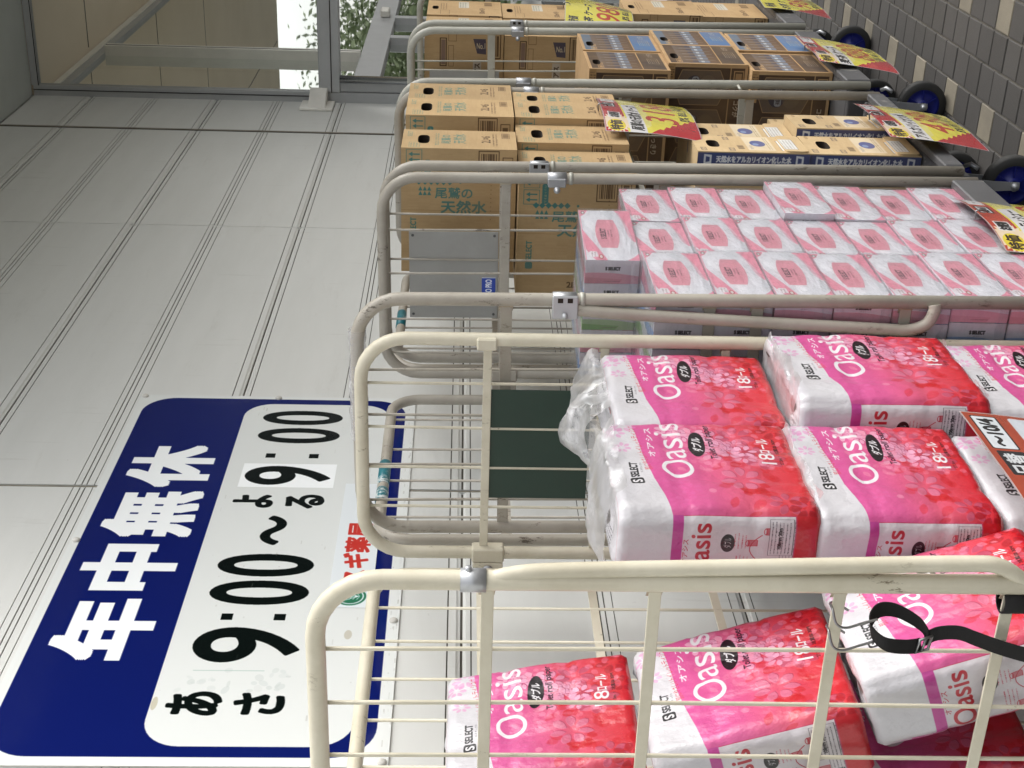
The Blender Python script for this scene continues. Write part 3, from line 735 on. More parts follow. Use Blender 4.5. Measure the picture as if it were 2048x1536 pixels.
# teal and white tape scraps on rear frames, plastic wrap on the tissue cage's frame
for cg, X0, Y, z, a, b in ((CC, 2.37, 1.50, 1.665, 2.62, 2.72), (CC, 2.37, 1.50, 1.665, 2.55, 2.60), (CD, 3.20, 1.50, 1.665, 3.50, 3.60)):
    MB().tube([(a - X0, Y - .95, z), ((a + b) / 2 - X0, Y - .95, z), (b - X0, Y - .95, z)], .0135, 14).build('tape_wrap', 'teal_tape', cg)
def wrapmesh(X, y0, y1, z, seed):
    mb = MB(); n = 26; sg_ = 14; rings = []
    for i in range(n):
        y = y0 + (y1 - y0) * i / (n - 1); base = len(mb.v)
        for k in range(sg_):
            a = 2 * math.pi * k / sg_; r = .0145 + .006 * abs(noise.noise(Vector((y * 40, a * 1.5, seed)))) + (.006 if math.cos(a) > .3 else 0) * abs(noise.noise(Vector((y * 14, 0, seed))))
            mb.v.append((X + r * math.sin(a), y, z + r * math.cos(a)))
        if i:
            for k in range(sg_):
                p = base - sg_; mb.f.append((p + k, p + (k + 1) % sg_, base + (k + 1) % sg_, base + k)); mb.mi.append(0); mb.sm.append(True); mb.uv += [(0, 0)] * 4
    return mb
wrapmesh(0, .07, .30, 1.69, 2).build('plastic_wrap', 'crumpled_film', CC)

# ================================================================== PRODUCTS
def ubox(mb, b, faces, cw, ch, mi=0, skip=()):
    x0, x1, y0, y1, z0, z1 = b
    F = {'-x': [(x0, y1, z0), (x0, y0, z0), (x0, y0, z1), (x0, y1, z1)], '+x': [(x1, y0, z0), (x1, y1, z0), (x1, y1, z1), (x1, y0, z1)],
         '-y': [(x0, y0, z0), (x1, y0, z0), (x1, y0, z1), (x0, y0, z1)], '+y': [(x1, y1, z0), (x0, y1, z0), (x0, y1, z1), (x1, y1, z1)],
         '+z': [(x0, y0, z1), (x1, y0, z1), (x1, y1, z1), (x0, y1, z1)], '-z': [(x0, y1, z0), (x1, y1, z0), (x1, y0, z0), (x0, y0, z0)]}
    for k, pts in F.items():
        if k in skip: continue
        f = faces.get(k) or faces['*']
        mb.face(pts, mi, [((lambda ab: (ab[0] / cw, 1 - ab[1] / ch))(f(*p))) for p in pts])

# --- toilet paper packs
PL, PW, PH = .30, .125, .30
cv = Canvas(PL + PW, PH, 1900, (230, 228, 232)); F0 = PW    # side panel left, front panel right
top, bot = 0.0, PH
def wave(x):   # lower edge of the white band over the front
    t = (x - F0) / PL
    return PH * (.262 - .105 * max(0, min(1, t)) ** 1.0) if x >= F0 else PH * .262
yy = (np.arange(cv.H) + .5) / cv.k; xx = (np.arange(cv.W) + .5) / cv.k
tt = np.clip((xx - F0) / PL, 0, 1); wv = PH * (.262 - .11 * np.sin(tt * 1.25) / math.sin(1.25))
v = (yy[:, None] - .05) / (PH - .05) + .10 * (tt[None, :] - .5)
stops = [(.0, (230, 92, 166)), (.3, (232, 98, 158)), (.55, (235, 96, 128)), (.8, (231, 66, 82)), (1.0, (222, 36, 46))]
sv = [s_[0] for s_ in stops]
g = np.stack([np.interp(v, sv, [s_[1][c] for s_ in stops]) for c in range(3)], -1) / 255
mask = (yy[:, None] > wv[None, :])[..., None]
cv.a = np.where(mask, g, cv.a).astype(np.float32)
r = random.Random(11)
def pink_at(y): return tuple(np.interp(y / PH, sv, [s_[1][c] for s_ in stops]) for c in range(3))
def flower(cx, cy, R_, n, light, al, ph=0, shadow=True):
    for i in range(n):
        a = ph + 2 * math.pi * i / n; px, py = cx + math.cos(a) * R_ * .62, cy + math.sin(a) * R_ * .62
        if shadow: cv.leaf(px + .0012, py + .0012, R_ * .72, R_ * .42, a, (120, 20, 60), .38)
        cv.leaf(px, py, R_ * .72, R_ * .42, a, light, al)
for i in range(70):    # darker red blooms low down
    x = F0 + r.uniform(0, PL); y = r.uniform(.55, 1) * PH
    cv.leaf(x, y, r.uniform(.016, .03), r.uniform(.012, .018), r.uniform(0, 6.3), (212, 20, 30), r.uniform(.25, .55))
for cx, cy, rad, n, al in ((.10, .66, .036, 7, .62), (.17, .80, .040, 8, .3), (.235, .70, .034, 7, .3), (.03, .84, .03, 7, .35)):
    flower(F0 + cx, cy * PH, rad, n, (250, 150, 180), al)
for cx, cy, rad in ((.02, .93, .03), (.26, .92, .032), (.2, .95, .022)): flower(F0 + cx, cy * PH, rad, 7, (200, 16, 26), .6)
for k in range(22):    # the drift of pale petals across the upper right
    t = k / 21; cx = F0 + .29 - .12 * t + r.uniform(-.035, .03); cy = PH * (.30 + .42 * t) + r.uniform(-.02, .02)
    flower(cx, cy, r.uniform(.016, .026), r.choice((5, 6, 7)), (255, 186, 214), r.uniform(.6, .95), r.uniform(0, 1))
for i in range(110):
    x = F0 + r.uniform(.12, PL); y = r.uniform(.3, .95) * PH
    cv.leaf(x, y, r.uniform(.010, .022), r.uniform(.007, .012), r.uniform(0, 6.3), (255, 158, 184), r.uniform(.2, .55))
for i in range(8): cv.ell(F0 + r.uniform(.05, PL), r.uniform(.35, .9) * PH, .006, .006, (255, 160, 190), .6)
for cx, cy, rad in ((.27, .07, .024), (.30, .13, .02), (.20, .045, .016), (.245, .02, .018)): flower(F0 + cx, cy * PH + .01, rad, 7, (240, 150, 205), .55, shadow=False)
for i in range(5): flower(F0 + .03 + .018 * i, PH * (.30 + .04 * (i % 3)), .018, 6, (238, 110, 176), .35, shadow=False)
WH = (252, 250, 252)
cv.text('O', F0 + .104, .268 * PH, F0 + .158, .432 * PH, WH); cv.text('asis', F0 + .163, .268 * PH, F0 + .282, .412 * PH, WH)
cv.text('オアシス', F0 + .17, .215 * PH, F0 + .262, .25 * PH, WH, bold=.0003)
cv.ell(F0 + .208, .482 * PH, .040, .0135, (24, 12, 20), rot=.08); cv.text('ダブル', F0 + .187, .458 * PH, F0 + .228, .508 * PH, WH, bold=.0005, skew=.2)
cv.text('Toilet roll paper', F0 + .160, .538 * PH, F0 + .272, .585 * PH, (40, 6, 30), bold=.0002)
cv.text('18', F0 + .150, .795 * PH, F0 + .186, .875 * PH, WH, bold=.0002); cv.text('ロール', F0 + .189, .812 * PH, F0 + .232, .868 * PH, WH, bold=.0006)
cv.text('27.5m ・ 2枚重ね 30M', F0 + .15, .89 * PH, F0 + .232, .912 * PH, (96, 10, 24), bold=.0002)
cv.text('肌にやさしいトイレットティシュー', F0 + .125, .150 * PH, F0 + .272, .190 * PH, (222, 70, 80), bold=.0001, rot=-.13)
cv.rrect(F0 + .084, .128 * PH - .010, F0 + .104, .128 * PH + .010, .004, (18, 18, 20)); cv.text('S', F0 + .089, .128 * PH - .0068, F0 + .099, .128 * PH + .0068, WH, bold=.0007)
cv.text('SELECT', F0 + .107, .128 * PH - .0075, F0 + .148, .128 * PH + .0045, (18, 18, 20), bold=.0004); cv.text('エスセレクト', F0 + .118, .128 * PH + .008, F0 + .148, .128 * PH + .0115, (60, 60, 62))
KX = PW / .22; _c = cv
class _Sq:
    def __getattr__(s, n):
        f = getattr(_c, n)
        def g(*a, **k):
            a = list(a)
            if n == 'text': a[1] *= KX; a[3] *= KX
            elif n in ('rect', 'frame', 'rrect'): a[0] *= KX; a[2] *= KX
            elif n == 'ell': a[0] *= KX; a[2] *= KX
            elif n == 'lines': a[0] *= KX; a[2] *= KX; a[5] *= .6
            elif n == 'line': a[0] = [(p[0] * KX, p[1]) for p in a[0]]
            return f(*a, **k)
        return g
cv = _Sq()
# side panel: purple strip, pale information box, red foot
ys = .262 * PH
cv.rect(0, ys, .22, .315 * PH, (206, 70, 158)); cv.rect(0, .315 * PH, .22, .875 * PH, (206, 70, 110))
cv.rect(.008, .315 * PH, .216, .868 * PH, (229, 222, 226))
RD = (196, 34, 52)
cv.text('Oasis', .025, .350 * PH, .190, .45 * PH, RD, bold=.0006); cv.text('オアシス', .07, .318 * PH, .145, .345 * PH, RD)
cv.ell(.135, .538 * PH, .026, .0105, (24, 18, 22)); cv.text('ダブル', .121, .517 * PH, .150, .557 * PH, WH)
cv.lines(.03, .585 * PH, .10, 4, .0055, .003, RD, 2); cv.lines(.12, .57 * PH, .165, 4, .0055, .003, RD, 4)
for (bx, by) in ((.045, .665), (.135, .66), (.17, .745), (.07, .77)):
    by *= PH; cv.ell(bx, by - .007, .009, .003, RD); cv.ell(bx, by - .007, .0075, .002, (229, 222, 226)); cv.rect(bx - .009, by - .007, bx + .009, by + .008, RD, .55); cv.line([(bx - .009, by - .007), (bx - .009, by + .008), (bx + .009, by + .008), (bx + .009, by - .007)], .0008, RD)
cv.line([(bx_, PH * (.70 + .05 * math.sin(bx_ * 40))) for bx_ in np.linspace(.055, .16, 12)], .0011, RD)
cv.lines(.015, .80 * PH, .20, 5, .0048, .0026, (50, 40, 46), 6)
cv.frame(.10, .74 * PH, .205, .862 * PH, .0006, (60, 50, 56)); cv.rect(.1006, .742 * PH, .2044, .860 * PH, (229, 222, 226)); cv.lines(.104, .752 * PH, .20, 6, .0053, .0032, (40, 34, 40), 8); cv.text('108mm 30m', .12, .785 * PH, .18, .803 * PH, (20, 16, 20), bold=.0003)
cv.ell(.03, .84 * PH, .008, .008, (24, 18, 22)); cv.frame(.045, .815 * PH, .06, .862 * PH, .001, (24, 18, 22))
cv.rect(0, .875 * PH, .22, PH, (214, 30, 44))
cv = _c
printmat('paper_pack_print', cv.image('paper_pack_print'), .34, .3, spec=.5, var=.03, gain=.64,
         bumps=((8, 4, (1, 1, .7), .008), (30, 5, (1, 1, .8), .0026), (90, 4, (1, 1, .9), .0008)))
cv = Canvas(.2, .2, 1200, (224, 222, 226))
for i in range(3):
    for j in range(2):
        cx, cy = (i + .5) * .0667, .05 + j * .1
        cv.ell(cx, cy, .031, .046, (236, 234, 236)); cv.ell(cx, cy, .0315, .0465, (206, 204, 210), .35); cv.ell(cx, cy, .012, .018, (168, 160, 158)); cv.ell(cx, cy, .010, .015, (120, 112, 108))
cv.lines(.03, .02, .12, 5, .006, .003, (30, 30, 34), 3); cv.barcode(.12, .12, .17, .15, (40, 40, 44)); cv.text('スギ', .03, .13, .09, .17, (206, 50, 50))
printmat('paper_pack_end', cv.image('paper_pack_end'), .3, .7, var=.03, gain=.7, bumps=((24, 5, (1, 1, 1), .009), (70, 4, (1, 1, 1), .002)))
def packmesh(seed, bulge=1.0):
    mb = MB(); nu, nv = 132, 34; L, Wd, H = PL, PW, PH; per = 2 * (L + Wd)
    def peri(s):      # point on the box outline, with its corner rounding
        s = s % per; cr = .027
        if s < Wd: p = Vector((-L / 2, Wd / 2 - s, 0))
        elif s < Wd + L: p = Vector((-L / 2 + (s - Wd), -Wd / 2, 0))
        elif s < 2 * Wd + L: p = Vector((L / 2, -Wd / 2 + (s - Wd - L), 0))
        else: p = Vector((L / 2 - (s - 2 * Wd - L), Wd / 2, 0))
        q = Vector((max(-L / 2 + cr, min(L / 2 - cr, p.x)), max(-Wd / 2 + cr, min(Wd / 2 - cr, p.y)), 0)); d = p - q
        if d.length > 1e-6: p = q + d.normalized() * cr
        return p, (d.normalized() if d.length > 1e-6 else Vector((0, 0, 0)))
    def prof(v):      # inset near top and bottom
        e = .009; h = v * H
        if h < e: a = 1 - h / e
        elif h > H - e: a = 1 - (H - h) / e
        else: return 0
        return e * .75 * (1 - math.sqrt(max(0, 1 - a * a)))
    grid = []
    for j in range(nv + 1):
        vv = j / nv; vv = vv if 0 < j < nv else (0 if j == 0 else 1); row = []
        vz = .5 - .5 * math.cos(math.pi * vv) if False else vv
        for i in range(nu):
            s = per * i / nu; p, nrm = peri(s); x = p.copy()
            # roll columns show through the wrap, and the three tiers of rolls pinch it a little
            along = s - Wd if Wd <= s < Wd + L else (s if s < Wd else (s - Wd - L if s < 2 * Wd + L else s - 2 * Wd - L))
            wid = L / 3 if (Wd <= s < Wd + L or s >= 2 * Wd + L) else Wd
            d = .003 * bulge * (abs(math.sin(math.pi * along / wid)) ** .6 - .6)
            d -= .0028 * math.exp(-((vz * 3 - 1) / .07) ** 2) + .0028 * math.exp(-((vz * 3 - 2) / .07) ** 2)
            d += .0022 * bulge * math.sin(math.pi * vz) - prof(vz)
            d += .0030 * noise.noise(Vector((p.x * 13 + seed, p.y * 13, vz * 4))) + .0016 * noise.noise(Vector((p.x * 46, p.y * 46 + seed, vz * 7)))
            x += nrm * d; z = vz * H + .003 * noise.noise(Vector((p.x * 9, p.y * 9, seed + vz)))
            row.append(len(mb.v)); mb.v.append((x.x, x.y, z))
        grid.append(row)
    for j in range(nv):
        for i in range(nu):
            a, b = grid[j][i], grid[j][(i + 1) % nu]; c, d = grid[j + 1][(i + 1) % nu], grid[j + 1][i]
            mb.f.append((a, b, c, d)); mb.mi.append(0); mb.sm.append(True)
            u0, u1 = i / nu * 2, (i + 1) / nu * 2; w0, w1 = j / nv, (j + 1) / nv
            mb.uv += [(u0, w0), (u1, w0), (u1, w1), (u0, w1)]
    for top_ in (0, 1):
        prev = grid[nv if top_ else 0]
        for k, sc in enumerate((.8, .55, .25)):
            cur = []
            for i in prev if k == 0 else prev:
                x, y, z = mb.v[i]; f = sc / (1 if k == 0 else (.8, .55)[k - 1])
                nx, ny = x * f, y * f; zz = (H if top_ else 0) + (.010 if top_ else -.004) * noise.noise(Vector((nx * 24, ny * 24, seed + k))) - (.004 * k if top_ else -.001)
                cur.append(len(mb.v)); mb.v.append((nx, ny, zz))
            for i in range(nu):
                q = (prev[i], prev[(i + 1) % nu], cur[(i + 1) % nu], cur[i]); q = q if top_ else q[::-1]
                mb.f.append(q); mb.mi.append(1); mb.sm.append(True); mb.uv += [(mb.v[w][0] / L + .5, mb.v[w][1] / Wd + .5) for w in q]
            prev = cur
        q = tuple(prev if top_ else prev[::-1]); mb.f.append(q); mb.mi.append(1); mb.sm.append(True); mb.uv += [(mb.v[w][0] / L + .5, mb.v[w][1] / Wd + .5) for w in q]
    return mb
def filmgather(seed, L=.20, h=.055, wid=.11):
    """crumpled carrying loop of clear film on top of a pack"""
    mb = MB(); nu, nv = 34, 16
    for j in range(nv + 1):
        v = j / nv; a = math.pi * v
        for i in range(nu + 1):
            u = i / nu; y0 = math.cos(a) * wid / 2; z0 = math.sin(a) * h * (.75 + .45 * math.sin(math.pi * min(1, u * 1.3)))
            n1 = noise.noise(Vector((u * 5 + seed, v * 4, seed))); n2 = .35 * noise.noise(Vector((u * 14, v * 9 + seed, 3))); n3 = noise.noise(Vector((u * 3.5, v * 5, seed + 9)))
            mb.v.append(((u - .5) * L + .010 * n2 + .008 * n3, y0 + .020 * n3 + .006 * n2, z0 * (1 + .35 * n1) + .008 * n2))
    for j in range(nv):
        for i in range(nu):
            a = j * (nu + 1) + i; mb.f.append((a, a + 1, a + nu + 2, a + nu + 1)); mb.mi.append(0); mb.sm.append(noise.noise(Vector((i * .7, j * .7, seed))) > -.1); mb.uv += [(0, 0)] * 4
    return mb
_pm = []
for sd_ in range(3):
    o = packmesh(sd_ * 7.3 + 1, 1 + .25 * sd_).build('toilet_paper_pack', ['paper_pack_print', 'paper_pack_end']); _pm.append(o.data); bpy.data.objects.remove(o)
def pack(label, xc, yc, z, sc=(1, 1, 1), rot=(0, 0, 0), k=0, gather=False, grp='18 roll toilet paper packs'):
    t = thing('toilet_paper_pack', label, 'toilet paper', (xc, yc, z), rot, grp)
    w = link('wrapper', _pm[k % 3], t); w.scale = sc
    if gather:
        gobj = filmgather(3.1 + k, .25, gather[0], gather[1]).build('carry_loop', 'crumpled_film', t); gobj.location = (gather[2], gather[3], PH * sc[2] - .006); gobj.rotation_euler = (gather[4], 0, R(4))
    return t
# front stack (two columns), front face towards the aisle
pack('top toilet paper pack of the nearer upright stack, crumpled film on its top', 1.863, 1.02 + .0625, .962, (1.03, 1, 1.0), (0, 0, R(1)), 0, (.030, .16, 0, .0, R(6)))
pack('second toilet paper pack of the nearer upright stack, above the 10/4 card', 1.862, 1.022 + .0625, .690, (1.02, 1, .92), (0, 0, R(-1)), 1, (.012, .15, 0, 0, 0))
pack('toilet paper pack partly hidden behind the red 10/4 price card', 1.86, 1.03 + .0625, .385, (1.0, 1, 1.0), (0, 0, 0), 2)
pack('upper toilet paper pack against the far side frame, with a tall clear film carrying loop', 2.17, 1.035 + .0625, .942, (.98, 1, .98), (0, 0, R(-1)), 1, (.070, .13, -.01, -.02, R(-12)))
pack('toilet paper pack standing proud of the one above it, beside the far side frame', 2.165, .985 + .0625, .61, (1.02, 1, 1.08), (0, 0, R(1.5)), 2, (.010, .15, 0, 0, 0))
pack('lowest visible toilet paper pack in the far corner at the picture edge', 2.165, 1.0 + .0625, DZ, (1.0, 1, .90), (0, 0, 0), 0, (.010, .15, 0, 0, 0))
# tilted tower against the near frame
def tilted(label, top, bottom, k, H, yaw=0):
    (yt, zt), (yb, zb_) = top, bottom
    th = math.atan2(yt - yb, zt - zb_); n_ = Vector((0, math.cos(th), math.sin(-th)))
    base = Vector((1.578, yb, zb_)) + n_ * PW / 2
    return pack(label, base.x, base.y, base.z, (.86, .95, H / PH), (-th, 0, yaw), k)
tilted('topmost tilted toilet paper pack seen through the bars of the nearest frame', (1.302, 1.505), (1.25, 1.238), 1, .275)
tilted('middle tilted toilet paper pack seen through the bars of the nearest frame', (1.250, 1.233), (1.160, .955), 0, .29)
tilted('steeply tilted toilet paper pack behind the black strap, lowest of the leaning ones', (1.125, .962), (1.018, .680), 2, .30)
pack('toilet paper pack lying behind the leaning ones at the lower picture edge', 1.60, 1.33, .66, (.9, 1, .95), (R(-14), 0, 0), 1)
pack('toilet paper pack under the leaning ones, at the bottom of the cage', 1.60, 1.14, .372, (.9, 1, .95), (R(-8), 0, 0), 0)

# --- five box tissue packs
TL, TH, TT = .2335, .1112, .055
def tissue_print(nm, wavec, deep):
    cv = Canvas(TL + TH, TH + TT, 1500, (226, 227, 232))
    WHI = (234, 235, 240)
    # wide face: oval opening, waves; runs near -> far
    cv.rect(0, 0, TL, TH, WHI)
    def w(pts, al=1): cv.poly(pts, wavec, al)
    T = np.linspace(0, 1, 18)
    w([(0, 0), (TL, 0), (TL, .003), (0, .003)], .8)
    w([(.145, .002)] + [(.145 * (1 - t), .002 + .044 * (t ** 1.35) + .005 * math.sin(t * math.pi)) for t in T] + [(0, .022), (.02, .012), (.05, .004)])
    w([(TL, TH)] + [(TL - .15 * t, TH - .034 * (1 - t) ** .7 + .004 * math.sin(t * 5)) for t in T] + [(TL - .15, TH)])
    w([(0, TH), (0, TH - .026)] + [(.036 * t, TH - .026 * (1 - t) ** 1.6) for t in T])
    w([(TL, 0), (TL, .02), (TL - .02, .012), (TL - .034, 0)])
    cv.poly([(.0, .052)] + [(.16 * t, .05 - .04 * t + .012 * math.sin(t * 3)) for t in T] + [(.20, .004), (.17, .03), (.05, .062), (0, .07)], (247, 248, 251), .8)
    cv.poly([(.03, TH)] + [(.03 + .19 * t, TH - .012 - .05 * t ** 2) for t in T] + [(TL, .06), (TL - .01, .085), (TL - .08, TH - .012)], (214, 218, 224), .55)
    cv.poly([(.122 + .066 * t, .054 - .0245 * (1 - .34 * t * t)) for t in np.linspace(-1, 1, 15)] + [(.122 + .066 * t, .054 + .0245 * (1 - .34 * t * t)) for t in np.linspace(1, -1, 15)], deep)
    cv.text('S SELECT', .098, .040, .146, .051, (72, 54, 64), bold=.0002); cv.lines(.108, .055, .140, 2, .006, .003, (110, 74, 88), 3)
    cv.poly([(.012, .012), (.026, .006), (.040, .012), (.038, .026), (.016, .028)], (240, 240, 243)); cv.lines(.016, .014, .036, 2, .006, .003, (120, 90, 90), 3)
    cv.ell(.016, .033, .010, .005, (186, 92, 92)); cv.ell(.016, .033, .007, .003, (236, 226, 222)); cv.ell(TL - .012, .009, .007, .004, (120, 130, 110)); cv.ell(TL - .012, .009, .0045, .0022, WHI)
    # end face, top edge of the print towards the aisle, reads downwards
    ox = TL
    cv.rect(ox, 0, ox + TH, TT, (240, 236, 244))
    cv.poly([(ox, .030)] + [(ox + TH * t, .030 - .003 * math.sin(t * 3.4) + .006 * t) for t in np.linspace(0, 1, 16)] + [(ox + TH, TT), (ox, TT)], wavec, .75)
    cv.poly([(ox, .040)] + [(ox + TH * t, .040 + .006 * t) for t in np.linspace(0, .7, 8)] + [(ox + TH * .62, TT), (ox, TT)], deep, .9)
    cv.text('S SELECT', ox + .042, .0165, ox + .072, .0235, (26, 24, 30), bold=.0006); cv.text('エスセレクト', ox + .050, .0262, ox + .064, .0282, (90, 86, 96))
    cv.lines(ox + .04, .048, ox + .074, 1, .005, .0018, (120, 60, 80), 3)
    cv.frame(ox, 0, ox + TH, TT, .0006, (200, 190, 200), .8)
    # long side face
    cv.rect(0, TH, TL, TH + TT, WHI); cv.poly([(0, TH + .02), (TL * .4, TH + .034), (TL, TH + .018), (TL, TH + TT), (0, TH + TT)], wavec, .9)
    return printmat(nm, cv.image(nm), .42, .3, var=.03, gain=.90, bumps=((14, 3, (1, 1, 1), .0015),))
tissue_print('tissue_pink', (240, 158, 178), (230, 160, 174)); tissue_print('tissue_blue', (140, 176, 226), (112, 154, 216)); tissue_print('tissue_green', (166, 204, 140), (140, 188, 116))
_tb = {}
CWT, CHT = TL + TH, TH + TT
for nm in ('tissue_pink', 'tissue_blue', 'tissue_green'):
    mb = MB(); e = .0006
    ubox(mb, (e, TL - e, e, TT - e, e, TH - e), {'-y': lambda x, y, z: (x, TH - z), '+y': lambda x, y, z: (x, TH - z), '-x': lambda x, y, z: (TL + TH - z, y), '+x': lambda x, y, z: (TL + TH - z, y), '*': lambda x, y, z: (x, TH + y)}, CWT, CHT)
    o = mb.build('tissue_box', nm); _tb[nm] = o.data; bpy.data.objects.remove(o)
def filmshell(seed):
    mb = MB(); L, D_, H = TL, 5 * TT, TH; g = .0022
    def fc(o, u, v, n_, nu, nv):
        base = len(mb.v)
        for j in range(nv + 1):
            for i in range(nu + 1):
                p = Vector(o) + Vector(u) * (i / nu) + Vector(v) * (j / nv)
                edge = min(i, nu - i, j, nv - j) > 0
                d = .0016 * noise.noise(p * 38 + Vector((seed, 0, 0))) + .0010 * abs(noise.noise(Vector((p.x * 90, p.y * 30, p.z * 90 + seed)))) if edge else 0
                mb.v.append(tuple(p + Vector(n_) * d))
        for j in range(nv):
            for i in range(nu):
                a = base + j * (nu + 1) + i; mb.f.append((a, a + 1, a + nu + 2, a + nu + 1)); mb.mi.append(0); mb.sm.append(True); mb.uv += [(0, 0)] * 4
    a, b, c = -g, -g, -g; X, Y, Z = L + g, D_ + g, H + g
    fc((a, b, c), (X - a, 0, 0), (0, 0, Z - c), (0, -1, 0), 14, 8); fc((a, Y, c), (0, b - Y, 0), (0, 0, Z - c), (-1, 0, 0), 14, 6)
    fc((a, b, Z), (X - a, 0, 0), (0, Y - b, 0), (0, 0, 1), 10, 12); fc((X, b, c), (0, Y - b, 0), (0, 0, Z - c), (1, 0, 0), 6, 4)
    # sealed film end: a gathered lip standing off the near face and the upper face
    n = 12; base = len(mb.v)
    for i in range(n + 1):
        y = b + (Y - b) * i / n; q = .004 * noise.noise(Vector((y * 50, seed, 1)))
        mb.v += [(a + .0, y, Z), (a - .004 + q, y, Z + .010 + q), (a + .002, y, Z + .019 + 2 * q)]
    for i in range(n):
        for k in range(2):
            p = base + i * 3 + k; mb.f.append((p, p + 1, p + 4, p + 3)); mb.mi.append(0); mb.sm.append(True); mb.uv += [(0, 0)] * 4
    return mb
_fs = []
for s_ in (1, 5.5, 9.2):
    o = filmshell(s_).build('film', 'clear_film'); _fs.append(o.data); bpy.data.objects.remove(o)
ORD = ('first', 'second', 'third', 'fourth', 'fifth', 'sixth', 'seventh', 'eighth')
rt = random.Random(21)
lv = .1122
rows = ((2.833, 7, .958, 'far', 'row against the far side frame'), (2.598, 8, .956, 'middle', 'middle row'), (2.372, 7, .952, 'near', 'row nearest the camera'))
cols5 = ('tissue_pink', 'tissue_blue', 'tissue_green', 'tissue_pink', 'tissue_blue')
for X, n, Y, nm, desc in rows:
    for k in range(n):
        top = k == n - 1
        y = Y - .004 + (k * lv + DZ - 1.15) * .019 + rt.uniform(-.004, .004); x = X + rt.uniform(-.003, .003); rz = rt.uniform(-.012, .012)
        if nm == 'far' and k == 3: y -= .020
        if nm == 'middle' and top: y += .012; rz = R(-7); x += .01
        pos = 'topmost' if top else ('second from the top' if k == n - 2 else ('bottom' if k == 0 else ORD[k] + ' from the bottom'))
        t = thing('tissue_pack', f'pink and white tissue pack, {pos}, {desc}', 'tissue pack', (x, y, DZ + .002 + k * lv), (rt.uniform(-.004, .004), 0, rz), 'five box tissue packs in the cage')
        for i in range(5):
            b = link('tissue_box', _tb[cols5[i]], t, (rt.uniform(-.001, .001), i * TT, rt.uniform(0, .001)))
            b['label'] = {'tissue_pink': 'pink waved tissue box', 'tissue_blue': 'blue waved tissue box', 'tissue_green': 'green waved tissue box'}[cols5[i]]
        link('film', _fs[k % 3], t)

# --- cartons
def carton(nm, dx, dy, dz, faces, matn, cw, ch, hole=None, flaps=None):
    """faces maps; the aisle face gets a real hand hole when hole=(x, z, rx, rz)"""
    mb = MB()
    ubox(mb, (0, dx, 0, dy, 0, dz), faces, cw, ch, skip=('-y',) if hole else ())
    if hole:
        hx, hz, rx, rz = hole; n = 28; f = faces.get('-y') or faces['*']
        def uv(x, z): a, b = f(x, 0, z); return (a / cw, 1 - b / ch)
        outer = []; inner = []
        for i in range(n):
            a = 2 * math.pi * i / n; c_, s_ = math.cos(a), math.sin(a)
            k = min((dx - hx if c_ > 0 else hx) / abs(c_) if abs(c_) > 1e-6 else 9, (dz - hz if s_ > 0 else hz) / abs(s_) if abs(s_) > 1e-6 else 9)
            outer.append((hx + c_ * k, hz + s_ * k)); p = 3.2
            q = (abs(c_) ** p + abs(s_) ** p) ** (-1 / p); inner.append((hx + rx * c_ * q, hz + rz * s_ * q))
        corners = [(0, 0), (dx, 0), (dx, dz), (0, dz)]
        for i in range(n):
            j = (i + 1) % n; o0, o1 = outer[i], outer[j]; i0, i1 = inner[i], inner[j]
            pts = [o0]
            if abs(o0[0] - o1[0]) > 1e-6 and abs(o0[1] - o1[1]) > 1e-6:
                cnr = min(corners, key=lambda c: abs(c[0] - (o0[0] if o0[0] in (0, dx) else o1[0])) + abs(c[1] - (o0[1] if o0[1] in (0, dz) else o1[1])))
                cx = min((0, dx), key=lambda q: min(abs(q - o0[0]), abs(q - o1[0]))); cz = min((0, dz), key=lambda q: min(abs(q - o0[1]), abs(q - o1[1]))); pts.append((cx, cz))
            pts += [o1, i1, i0]
            mb.face([(a, 0, b) for a, b in pts], 0, [uv(a, b) for a, b in pts])
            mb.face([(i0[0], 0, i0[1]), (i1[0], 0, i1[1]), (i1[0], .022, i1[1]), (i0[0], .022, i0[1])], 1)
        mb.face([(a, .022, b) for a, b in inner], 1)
    for fl in flaps or ():
        x0, x1, z0, z1, r_ = fl; f = faces.get('-y') or faces['*']
        def uvf(x, z): a, b = f(x, 0, z); return (a / cw, 1 - b / ch)
        pts = []
        for (cx, cz, a0) in ((x1 - r_, z0 + r_, -90), (x1 - r_, z1 - r_, 0), (x0 + r_, z1 - r_, 90), (x0 + r_, z0 + r_, 180)):
            for tdeg in (0, 30, 60, 90): pts.append((cx + r_ * math.cos(R(a0 + tdeg)), cz + r_ * math.sin(R(a0 + tdeg))))
        mb.face([(a, -.0045, b) for a, b in pts], 0, [uvf(a, b) for a, b in pts])
        for i in range(len(pts)):
            a, b = pts[i], pts[(i + 1) % len(pts)]; mb.face([(a[0], -.0045, a[1]), (a[0], -.0002, a[1]), (b[0], -.0002, b[1]), (b[0], -.0045, b[1])], 0, [(.002, .002)] * 4)
    o = mb.build(nm, [matn, 'dark_cavity']); me = o.data; bpy.data.objects.remove(o); return me
TAN = (204, 174, 128)
def kraft(w, h, ppm=1100, c=TAN, seed=1):
    cv = Canvas(w, h, ppm, c); r = np.random.default_rng(seed)
    g = r.normal(size=(cv.H // 6, max(cv.W // 60, 2), 1)).astype(np.float32) * .008
    g = np.repeat(np.repeat(g, 6, 0), 61, 1)[:cv.H, :cv.W]; cv.a[:g.shape[0], :g.shape[1]] += g
    return cv
CB_ = dict(gain=.82, rough=.78, coat=0, var=.10, dirt=((150, 118, 74), .5), bumps=((16, 4, (1, 1, 1), .002), (5, 2, (1, 1, 1), .004)))
TEAL = (60, 132, 130); INK = (58, 38, 24)
